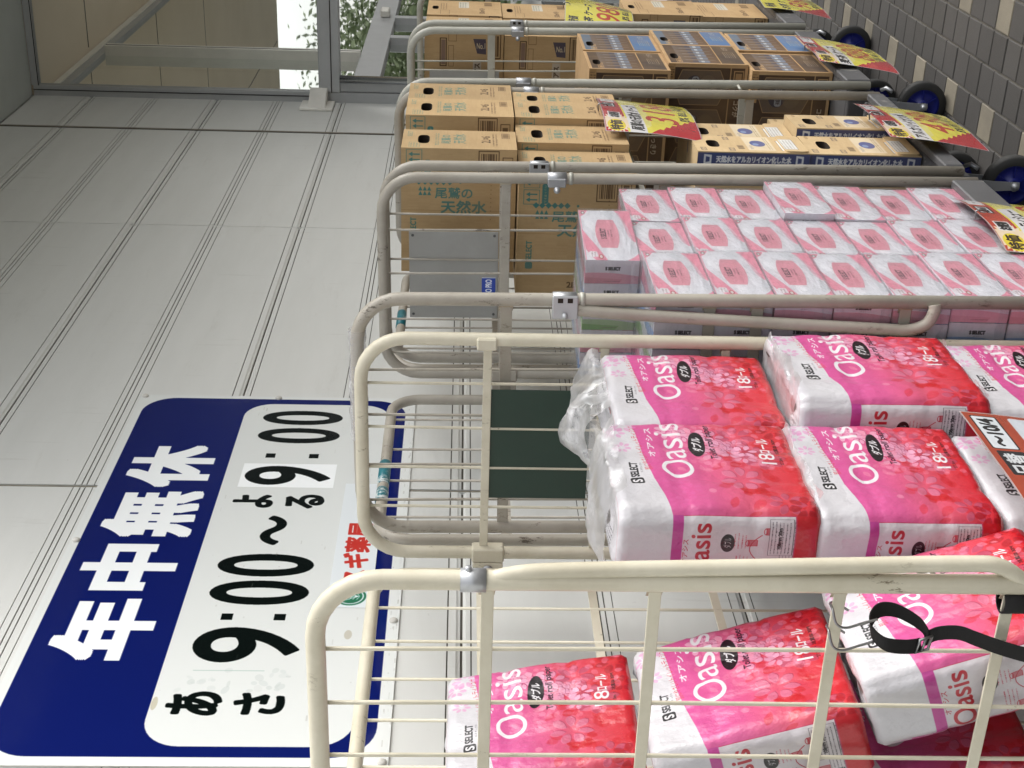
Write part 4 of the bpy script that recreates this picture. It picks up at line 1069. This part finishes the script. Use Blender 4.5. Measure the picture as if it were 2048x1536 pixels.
# spring water: aisle face (upright) | near face (prints run downwards)
dx, dy, dz = .178, .325, .288
cw, ch = dx + dz, max(dz, dy)
cv = kraft(cw, ch)
cv.text('2L×6', .06, .200, .125, .222, INK, bold=.0006); cv.lines(.03, .228, .15, 2, .008, .004, INK, 3); cv.frame(.105, .252, .155, .272, .001, INK); cv.barcode(.108, .255, .152, .269, INK)
cv.text('尾鷲の', .045, .098, .13, .122, TEAL, alpha=.85, bold=.0006); cv.text('天然水', .05, .128, .14, .160, TEAL, alpha=.85, bold=.0006)
cv.lines(.03, .083, .15, 2, .006, .004, TEAL, 5, .7); cv.lines(.012, .022, .05, 3, .007, .004, TEAL, 7, .7); cv.text('SELECT', .11, .012, .16, .024, TEAL, alpha=.8); cv.frame(.01, .018, .055, .045, .001, TEAL, .7)
ox = dx
for i in range(6): cv.poly([(ox + .044 + i * .0155 + a, .086 + b) for a, b in ((0, -.008), (.008, 0), (0, .008), (-.008, 0))], TEAL)
cv.ell(ox + .148, .086, .003, .0035, TEAL)
for j in range(2):
    for i in range(3): x = ox + .048 + i * .011; y = .104 + j * .012; cv.poly([(x - .005, y + .005), (x, y - .006), (x + .005, y + .005)], TEAL)
cv.text('尾鷲の', ox + .085, .100, ox + .178, .128, TEAL, bold=.0004); cv.text('天然水', ox + .100, .134, ox + .214, .166, TEAL, bold=.0008)
for i in range(12): cv.ell(ox + .225, .06 + i * .011, .0012, .0012, INK, .6)
cv.frame(ox + .192, .004, ox + .244, .074, .0022, INK); cv.barcode(ox + .199, .012, ox + .238, .066, INK); cv.frame(ox + .252, .02, ox + .278, .07, .0016, INK); cv.rect(ox + .258, .03, ox + .272, .06, INK, .7)
for k_ in (0, 1):
    cv.frame(ox + .012, .004 + k_ * .042, ox + .052, .042 + k_ * .042, .0012, TEAL)
    for m_ in (0, 1): cv.poly([(ox + .018, .016 + k_ * .042 + m_ * .014), (ox + .028, .010 + k_ * .042 + m_ * .014), (ox + .028, .022 + k_ * .042 + m_ * .014)], TEAL); cv.rect(ox + .028, .0145 + k_ * .042 + m_ * .014, ox + .046, .0175 + k_ * .042 + m_ * .014, TEAL)
cv.rrect(ox + .058, .030, ox + .074, .082, .006, TEAL); cv.text('ペットボトル', ox + .043, .0535, ox + .089, .0605, (214, 190, 146), rot=math.pi / 2)
cv.text('SELECT', ox + .004, .199, ox + .056, .213, TEAL, rot=-math.pi / 2, bold=.0006); cv.rrect(ox + .022, .236, ox + .040, .254, .004, TEAL)
cv.text('2L×6本', ox + .13, .285, ox + .20, .305, INK, bold=.0006)
cv.line([(ox, .16), (ox + dz, .16)], .0006, (150, 118, 76), .7)
printmat('water_carton_print', cv.image('water_carton_print'), **CB_)
wf = {'-y': lambda x, y, z: (x, .288 - z), '-x': lambda x, y, z: (.178 + .288 - z, y), '+x': lambda x, y, z: (.178 + .288 - z, y), '*': lambda x, y, z: (.004 + .1 * x, .18 + .05 * y)}
m_water = carton('water_carton', dx, dy, dz, wf, 'water_carton_print', cw, ch, hole=(.085, .288 - .054, .040, .015))
def put(nm, me, label, x, y, z, rz=0, cat='carton', grp=None):
    o = link(nm, me, None, (x, y, z)); o.rotation_euler = (0, 0, rz); return tag(o, label, cat, grp)
G1 = 'spring water cartons in the stickered cage'
put('water_carton', m_water, 'nearest top layer spring water carton, teal printed, beside the frame clamp', 3.33, .943, 1.360, R(.6), grp=G1)
put('water_carton', m_water, 'second spring water carton of the top layer, flush with the one beyond it', 3.600, .930, 1.360, R(-.4), grp=G1)
put('water_carton', m_water, 'farthest spring water carton of the top layer, against the far frame', 3.781, .930, 1.360, 0, grp=G1)
put('water_carton', m_water, 'spring water carton nearest the camera in the lower layer, large green lettering on its side', 3.256, .975, 1.068, R(-.8), grp=G1)
put('water_carton', m_water, 'second spring water carton of the lower layer, above the red 318 price card', 3.440, .953, 1.068, R(.5), grp=G1)
put('water_carton', m_water, 'third spring water carton of the lower layer, set forward of its neighbour', 3.621, .935, 1.068, 0, grp=G1)
o = put('water_carton', m_water, 'farthest spring water carton of the lower layer, with a torn hand hole flap', 3.802 - .03, .936, 1.068, R(.8), grp=G1); o.scale = (.8, 1, 1)
# alkaline water
ax, ay, az = .160, .33, .288
cw, ch = ax + az, ay
cv = kraft(cw, ch, seed=5, c=(212, 186, 142))
NV = (44, 72, 128)
cv.rect(.02, .135, .155, .205, (228, 214, 184)); cv.ell(.088, .168, .030, .020, (52, 84, 150)); cv.ell(.080, .162, .012, .008, (120, 150, 196)); cv.text('アルカリイオン', .03, .142, .07, .150, NV); cv.lines(.03, .19, .15, 2, .006, .003, (110, 90, 60), 4, .7)
cv.barcode(.03, .110, .07, .126, (80, 70, 60)); cv.rect(.02, .22, .12, .262, (222, 224, 222)); cv.frame(.02, .22, .12, .262, .001, (70, 66, 60)); cv.lines(.026, .228, .115, 4, .008, .003, (110, 108, 104), 5)
for p in ((.012, .085), (.012, .012), (.12, .085)): cv.frame(p[0], p[1], p[0] + .03, p[1] + .014, .0016, (70, 66, 70)); cv.lines(p[0] + .003, p[1] + .003, p[0] + .028, 2, .005, .003, (70, 66, 70), 3)
cv.ell(.145, .02, .014, .005, (150, 120, 80), .6)
cv.rect(ax, .003, ax + az, .037, NV)
cv.text('天然水をアルカリイオン化した水', ax + .048, .011, ax + .240, .028, (236, 238, 240), bold=.0007)
for q in (.016, .252): cv.poly([(ax + q, .007), (ax + q + .020, .009), (ax + q + .020, .031), (ax + q, .033)], (226, 230, 234)); cv.poly([(ax + q + .005, .013), (ax + q + .015, .015), (ax + q + .015, .026), (ax + q + .005, .028)], NV)
cv.rect(ax + .02, .10, ax + .25, .24, (190, 200, 214), .5); cv.text('アルカリイオンの水', ax + .03, .12, ax + .24, .15, NV, bold=.0008); cv.ell(ax + .14, .2, .05, .03, (60, 96, 160), .8)
printmat('alkaline_carton_print', cv.image('alkaline_carton_print'), **CB_)
af = {'-y': lambda x, y, z: (x, .288 - z), '-x': lambda x, y, z: (ax + .288 - z, y), '+x': lambda x, y, z: (ax + .288 - z, y), '*': lambda x, y, z: (.004 + .05 * x, .27 + .05 * y)}
m_alk = carton('water_carton', ax, ay, az, af, 'alkaline_carton_print', cw, ch, hole=(.080, .288 - .050, .034, .016), flaps=((.002, ax - .002, .003, .062, .012),))
G2 = 'alkaline water cartons with a blue band'
for i, (x, y, z, rz, lab) in enumerate(((3.385, .950, .611, R(1), 'blue banded water carton, upper one nearest the camera, white lettering down its edge'), (3.39, .952, .322, R(-1), 'blue banded water carton, lower one nearest the camera, white lettering down its edge'),
                           (3.553, .964, .611, 0, 'blue banded water carton, upper one behind the nearest, below the red 318 card'), (3.56, .930, .322, R(2), 'blue banded water carton of the lower layer, pushed forward under the 438 card'),
                           (3.575, 1.30, .637, 0, None), (3.76, 1.0, .322, 0, 'blue banded water carton against the far frame on the deck'))):
    if lab: put('water_carton', m_alk, lab, x, y, z, rz, grp=G2)
# tea cartons, brown print with bottles
bx, by, bz = .262, .40, .252
cw, ch = bx + bz, by
BR = (62, 44, 34)
for nm, foot in (('tea_blue_print', (66, 118, 168)), ('tea_brown_print', (58, 50, 48))):
    cv = kraft(cw, ch, seed=8, c=(200, 164, 118))
    m_ = .010
    cv.rect(m_, m_, bx - m_, bz - m_, BR)
    cv.rect(m_, m_, bx - m_, bz * .62, (120, 122, 126), .55); cv.rect(m_, m_, bx - m_, bz * .16, (84, 120, 150) if 'blue' in nm else BR, .8)
    for i in range(6):
        cx = m_ + .022 + i * .040
        cv.poly([(cx - .004, .05), (cx + .004, .05), (cx + .007, .075), (cx + .016, .10), (cx + .016, .165), (cx - .016, .165), (cx - .016, .10), (cx - .007, .075)], (84, 62, 50)); cv.rrect(cx - .015, .098, cx + .015, .135, .006, (104, 124, 146)); cv.ell(cx, .09, .012, .010, (40, 54, 84)); cv.rect(cx - .010, .108, cx + .010, .118, (200, 206, 212), .8)
        cv.poly([(cx + .018, .06), (cx + .022, .06), (cx + .020, .17)], (176, 170, 160), .7)
    cv.rect(m_, bz * .66, bx - m_, bz * .675, (196, 158, 108)); cv.rect(m_, bz * .675, bx - m_, bz - m_, foot)
    cv.frame(.09, .195, .165, .228, .0012, (190, 176, 150)); cv.lines(.095, .2, .16, 4, .0065, .003, (190, 176, 150), 3); cv.text('むぎ茶', .19, .2, .235, .218, (206, 200, 190))
    for x in (.016, .06): cv.frame(x, .030, x + .036, .048, .002, (196, 158, 108)); cv.rect(x + .004, .034, x + .032, .044, (196, 158, 108), .8)
    ox = bx                      # near face, reads downwards
    cv.rect(ox + .010, .012, ox + bz - .010, by - .012, BR)
    for k_ in range(3):
        y0 = .02 + k_ * .125
        cv.poly([(ox + .045, y0), (ox + .165, y0), (ox + .190, y0 + .055), (ox + .165, y0 + .11), (ox + .045, y0 + .11), (ox + .024, y0 + .055)], (96, 82, 70)); cv.line([(ox + .045, y0), (ox + .165, y0), (ox + .19, y0 + .055), (ox + .165, y0 + .11), (ox + .045, y0 + .11), (ox + .024, y0 + .055), (ox + .045, y0)], .0018, (190, 152, 104))
        cv.ell(ox + .085, y0 + .055, .028, .038, (40, 46, 66)); cv.rrect(ox + .078, y0 + .02, ox + .100, y0 + .09, .008, (150, 154, 158)); cv.text('健康', ox + .058, y0 + .046, ox + .120, y0 + .062, (36, 40, 54), rot=math.pi / 2); cv.ell(ox + .13, y0 + .055, .03, .04, (120, 104, 82), .5)
    cv.rect(ox + .196, .012, ox + .200, by - .012, (190, 152, 104)); cv.frame(ox + .208, .02, ox + .24, .075, .003, (196, 158, 108)); cv.rect(ox + .214, .028, ox + .234, .068, (196, 158, 108), .8)
    cv.text('コクが', ox + .198, .132, ox + .25, .150, (206, 192, 168), bold=.0005, rot=math.pi / 2); cv.text('すっきり', ox + .18, .22, ox + .25, .238, (206, 192, 168), bold=.0005, rot=math.pi / 2)
    cv.rect(ox, .0, ox + .022, .10, (184, 146, 98)); cv.lines(ox + .004, .01, ox + .02, 10, .008, .004, BR, 3)
    printmat(nm, cv.image(nm), **CB_)
tf = {'-y': lambda x, y, z: (x, .252 - z), '-x': lambda x, y, z: (.262 + .252 - z, y), '+x': lambda x, y, z: (.262 + .252 - z, y), '*': lambda x, y, z: (.002 + .01 * x, .3 + .05 * y)}
m_tb = carton('tea_carton', bx, by, bz, tf, 'tea_blue_print', cw, ch, hole=(.10, bz - .030, .034, .012))
m_tn = carton('tea_carton', bx, by, bz, tf, 'tea_brown_print', cw, ch, hole=(.10, bz - .030, .034, .012))
G3 = 'brown tea cartons with pictured bottles'
for x, y, z, me, rz, lab in ((4.215, .932, .858, m_tn, R(.4), 'uppermost near tea carton with a dark brown foot panel'), (4.478, .930, .858, m_tb, 0, 'uppermost far tea carton with a blue foot panel'),
                            (4.290, .925, .604, m_tn, R(-1), 'dark footed tea carton in the middle layer, near one'), (4.555 - .01, .920, .604, m_tb, R(1), 'blue footed tea carton in the middle layer, far one'),
                            (4.24, .932, .349, m_tn, 0, 'dark footed tea carton on the deck, near one'), (4.51, .925, .349, m_tb, R(-.5), 'blue footed tea carton on the deck beside the 880 price card')):
    put('tea_carton', me, lab, x, y, z, rz, grp=G3)
# plain tan drink cartons in the farthest cage
px_, py_, pz = .30, .33, .285
cw, ch = px_ + pz, py_
cv = kraft(cw, ch, seed=12, c=(202, 170, 124))
cv.frame(.02, .05, .10, .085, .001, INK); cv.lines(.11, .05, .25, 3, .01, .004, INK, 3, .7); cv.rect(.15, .12, .28, .16, (214, 210, 196)); cv.lines(.155, .125, .27, 3, .01, .004, (90, 110, 90), 3); cv.text('500ml×24', .04, .2, .15, .22, INK, bold=.0005); cv.barcode(.2, .22, .27, .25, INK)
ox = px_
cv.frame(ox + .055, .018, ox + .080, .120, .003, INK); cv.rect(ox + .060, .025, ox + .075, .113, (120, 96, 90), .8); cv.frame(ox + .086, .0, ox + .115, .03, .001, INK); cv.frame(ox + .086, .045, ox + .105, .12, .001, INK); cv.frame(ox + .055, .155, ox + .10, .185, .001, INK)
cv.lines(ox + .06, .16, ox + .096, 3, .008, .005, INK, 4)
cv.poly([(ox + .175, .02), (ox + .22, .02), (ox + .222, .075), (ox + .19, .072)], (44, 50, 84)); cv.text('No.1', ox + .188, .035, ox + .218, .055, (214, 196, 160), bold=.0005)
cv.rect(ox + .175, .095, ox + .205, .25, (204, 194, 178)); cv.text('アクエリアス', ox + .128, .160, ox + .252, .180, (26, 24, 30), rot=-math.pi / 2, bold=.0008)
cv.rect(ox + .208, .17, ox + pz, .33, (24, 60, 150)); cv.rect(ox + .262, .17, ox + pz, .33, (30, 130, 150)); cv.text('AQUARIUS', ox + .185, .238, ox + .30, .262, (214, 226, 236), rot=-math.pi / 2, bold=.001)
cv.frame(ox + .235, .0, ox + .275, .09, .003, INK); cv.barcode(ox + .243, .008, ox + .268, .082, INK)
printmat('drink_carton_print', cv.image('drink_carton_print'), **CB_)
ff = {'-y': lambda x, y, z: (x, .285 - z), '-x': lambda x, y, z: (.30 + .285 - z, y), '+x': lambda x, y, z: (.30 + .285 - z, y), '*': lambda x, y, z: (.01 + .1 * x, .27 + .05 * y)}
m_dr = carton('drink_carton', px_, py_, pz, ff, 'drink_carton_print', cw, ch, hole=(.15, pz - .03, .034, .012))
G4 = 'tan drink cartons in the farthest cage'
for x, y, z, lab in ((5.00, .990, 1.352, 'upper tan drink carton facing the camera beside the far frame, with labels'), (5.00, .995, 1.064, 'tan drink carton directly under the upper one, blue and white labels'), (5.31, .985, 1.352, 'tan drink carton at the back of the upper layer in the farthest cage'),
                     (5.31, .99, 1.064, 'tan drink carton at the back of the second layer in the farthest cage'), (5.23, .948, .600, 'tan drink carton in the low stack of the farthest cage, upper one'), (5.25, .955, .349, 'tan drink carton on the deck of the farthest cage')):
    put('drink_carton', m_dr, lab, x, y, z, grp=G4)

# ------------------------------------------------------------------ price cards
def cardmesh(nm, w, h, mt, bend=(.0, .0), seed=0):
    mb = MB(); nu, nv = 20, 12
    for j in range(nv + 1):
        for i in range(nu + 1):
            u, v = i / nu, j / nv
            y = bend[0] * (u - .5) ** 2 * 4 + bend[1] * (v - 1) ** 2 + .006 * noise.noise(Vector((u * 2.4, v * 1.2, seed)))
            mb.v.append((u * w, y, v * h))
    for j in range(nv):
        for i in range(nu):
            a = j * (nu + 1) + i; mb.f.append((a, a + 1, a + nu + 2, a + nu + 1)); mb.mi.append(0); mb.sm.append(True)
            mb.uv += [(i / nu, j / nv), ((i + 1) / nu, j / nv), ((i + 1) / nu, (j + 1) / nv), (i / nu, (j + 1) / nv)]
    return mb.build(nm, mt)
def card_print(nm, price, tax, text, tax2='税込', redcard=True, extra=None, base=(196, 44, 52)):
    w, h = .364, .257
    cv = Canvas(w, h, 1300, base); YL = (244, 232, 84); Wt = (238, 236, 236); K = (24, 22, 24); RDc = (204, 62, 34)
    r = random.Random(hash(price) % 97 if False else len(text) * 7 + int(price[:1]))
    cv.poly([(.0, .060), (w, .052), (w, h), (.150, h)] + [(.135 - i * .0105 + (.014 if i % 2 else 0), h - .006 - i * .0095) for i in range(12)] + [(.0, .118)], YL)
    if redcard:
        st = []
        for i in range(44):
            a = 2 * math.pi * i / 44; q = 1 if i % 2 else .76; st.append((.058 + .066 * math.cos(a) * q, .034 + .042 * math.sin(a) * q))
        cv.poly(st, (250, 228, 196)); cv.ell(.040, .032, .036, .024, (246, 222, 66)); cv.text('特価', .012, .016, .068, .048, (60, 44, 20), bold=.0012)
        cv.rect(.088, .014, .138, .048, Wt); cv.text('お買得', .092, .018, .134, .044, K, bold=.0014)
        cv.rect(.196, .010, .250, .044, K); cv.rect(.200, .014, .246, .040, (214, 214, 216)); cv.text('広告の品', .204, .018, .242, .036, K, bold=.0006)
        cv.rect(.264, .008, .346, .046, Wt); cv.rect(.282, .024, .288, .030, K); cv.rect(.318, .016, .322, .038, K); cv.rect(.312, .034, .328, .038, K)
        cv.poly([(.0, .066), (.235, .060), (.255, .100), (.0, .112)], Wt); cv.poly([(.0, .100), (.03, .112), (.05, .126), (.12, .128), (.3, .115), (.36, .06), (.235, .06)], Wt, .35)
        cv.rect(0, 0, w, .004, base)
    else:
        cv.rect(0, 0, w, .06, YL); cv.text('特価', .02, .012, .08, .05, K, bold=.001)
    cv.text(text, .012, .070, .232, .104, K, bold=.0012, skew=.15)
    cv.text(price, .085, .118, .290, .205, RDc, bold=.0010, skew=.1); cv.text('円', .300, .150, .332, .188, RDc, bold=.0014)
    cv.text('8%', .130, .214, .168, .240, K, bold=.0008); cv.text(tax2, .180, .216, .226, .240, K, bold=.0008); cv.text(tax, .240, .208, .312, .242, K, bold=.0012, skew=.1); cv.text('円', .320, .214, .342, .238, K, bold=.0008)
    if extra: extra(cv)
    for d in ((0, 0, w, .003), (0, h - .003, w, h), (0, 0, .003, h), (w - .003, 0, w, h)): cv.rect(*d, (206, 208, 212), .8)
    return printmat(nm, cv.image(nm), .22, .8, var=0, gain=.72, bumps=((7, 3, (1, 1, 2), .004),))
def price_card(label, nm, x, y, z, rot, bend, seed, hook=True):
    t = thing('price_card', label, 'price card', (x, y, z), rot, 'laminated price cards hung on the cages')
    c = cardmesh('card_sheet', .364, .257, nm, bend, seed); c.parent = t; c.location = (0, 0, -.257)
    if hook:
        MB().tube(smooth([(.18, .012, .004), (.18, -.006, .006), (.18, -.008, -.012), (.18, -.004, -.02)]), .0018, 8).build('card_clip', 'steel_wire', t)
    return t
card_print('card_318', '318', '343', '尾鷲の天然水 ケース'); card_print('card_438', '438', '473', 'アルカリイオン水'); card_print('card_880', '880', '950', '麦茶 ケース', base=(206, 60, 66))
card_print('card_980', '980', '1058', 'お茶 ケース', redcard=False); card_print('card_298', '298', '327', 'ボックスティシュー', base=(196, 70, 48), tax2='税込')
def ex104(cv):
    cv.rect(0, 0, .364, .257, (178, 74, 48))
    cv.rrect(.235, .012, .350, .056, .004, (24, 22, 24)); cv.rrect(.237, .014, .348, .054, .003, (232, 238, 242)); cv.text('～10/4', .246, .022, .340, .046, (20, 20, 24), bold=.0014)
    cv.rrect(.150, .014, .228, .058, .003, (40, 40, 44)); cv.text('日替', .158, .02, .220, .052, (226, 230, 232), bold=.001); cv.rrect(.20, .075, .352, .20, .008, (226, 232, 240)); cv.rect(.01, .07, .19, .24, (244, 232, 84))
card_print('card_104', '398', '437', 'トイレット', extra=ex104, base=(178, 74, 48))
price_card('red and yellow price card reading 318, hanging in front of the stacked spring water cartons', 'card_318', 3.49, .912, 1.125, (R(3), 0, R(.5)), (.018, .012), 2)
price_card('red and yellow price card reading 438, in front of the blue banded water cartons', 'card_438', 3.315, .872, .435, (R(3), 0, R(1.2)), (.010, .018), 5)
price_card('yellow price card reading 880 beside the middle caster', 'card_880', 4.215, .886, .402, (R(3), 0, R(-.5)), (.006, .02), 7)
price_card('red and yellow price card at the foot of the tissue cage', 'card_298', 2.60, .902, .392, (R(2), 0, R(.5)), (.022, .008), 11)
price_card('brown red price card reading 10/4 in front of the toilet paper stack', 'card_104', 1.60, .966, .690, (R(5), 0, R(0)), (.006, .006), 13, False)
price_card('plain yellow price card leaning on the far cartons, creased and glossy', 'card_980', 4.985, .925, 1.135, (R(6), R(3), R(-5)), (.02, .012), 17)
price_card('yellow price card at the foot of the farthest cage', 'card_980', 5.13, .882, .392, (R(4), 0, 0), (.01, .02), 19)

# ------------------------------------------------------------------ black strap hooked on the nearest frame
def P1(x, y, dx=0): return (1.415 + dx, .951 + .00076 * (y - 1160), 1.464 - .000631 * (x - 965))
st = thing('luggage_strap', 'black webbing strap with wire hooks and a steel buckle, hooked on the nearest frame', 'strap', P1(1840, 1250))
o0 = Vector(P1(1840, 1250))
for yk in (1195, 1240):
    pts = [P1(1700, yk + 20, .018), P1(1676, yk + 12, .026), P1(1660, yk + 5, .018), P1(1657, yk, 0), P1(1664, yk + 20, -.010), P1(1685, yk + 28, -.010), P1(1720, yk + 22, -.006), P1(1748, yk + 16, -.004)]
    MB().tube([Vector(p) - o0 for p in smooth(pts)], .0017, 8).build('wire_hook', 'steel_wire', st)
def ribbon(pts, wv, name, thick=.0016):
    mb = MB(); P = smooth(pts, 8)
    n_ = len(P)
    for i, p in enumerate(P):
        w0 = wv[0] + (Vector(wv[1]) - Vector(wv[0])) * (i / (n_ - 1)) if isinstance(wv, list) else Vector(wv)
        w0 = Vector(w0); t_ = (P[min(i + 1, n_ - 1)] - P[max(i - 1, 0)]).normalized(); nn = t_.cross(w0).normalized() * thick / 2
        for a, b in ((-.5, 1), (.5, 1), (.5, -1), (-.5, -1)): mb.v.append(tuple(p + w0 * a + nn * b - o0))
    for i in range(n_ - 1):
        for k in range(4):
            a = i * 4 + k; b = i * 4 + (k + 1) % 4; mb.f.append((a, b, b + 4, a + 4)); mb.mi.append(0); mb.sm.append(False); mb.uv += [(0, 0)] * 4
    return mb.build(name, 'black_webbing', st)
V_ = Vector
W1 = V_((-.006, .024, -.002))
ribbon([P1(1845, 1262, -.004), P1(1810, 1256, -.014), P1(1765, 1246, -.020), P1(1742, 1236, -.008), P1(1742, 1226, .008), P1(1762, 1213, .018), P1(1800, 1216, .020), P1(1845, 1234, .012), P1(1862, 1250, .002)], V_((-.002, .020, -.004)), 'webbing_loop')
ribbon([P1(1855, 1258, .004), P1(1880, 1246, .004), P1(1920, 1242, .002), P1(1955, 1250, -.002), P1(2000, 1262, -.006), P1(2060, 1278, -.006), P1(2120, 1290, -.004)], [V_((-.004, .018, -.002)), V_((.008, .026, 0))], 'webbing_tail')
b_ = MB(); c_ = [V_(P1(1832, 1272, -.010)), V_(P1(1838, 1246, -.010)), V_(P1(1862, 1240, -.008)), V_(P1(1858, 1266, -.008))]
b_.tube([p - o0 for p in c_], .0021, 8, closed=True).tube([(c_[0] + c_[3]) / 2 - o0, (c_[1] + c_[2]) / 2 - o0], .0018, 8).build('buckle', 'steel_wire', st)
# black tape round the post, lower down
MB().lathe([(.0140, -.02), (.0165, -.02), (.0168, .02), (.0140, .02)], (0, 0, 0), (0, 0, 1), 18).build('tape_wrap', 'black_webbing', CB).location = V_((1.43, .975, .79)) - V_((1.43, .95, 0))
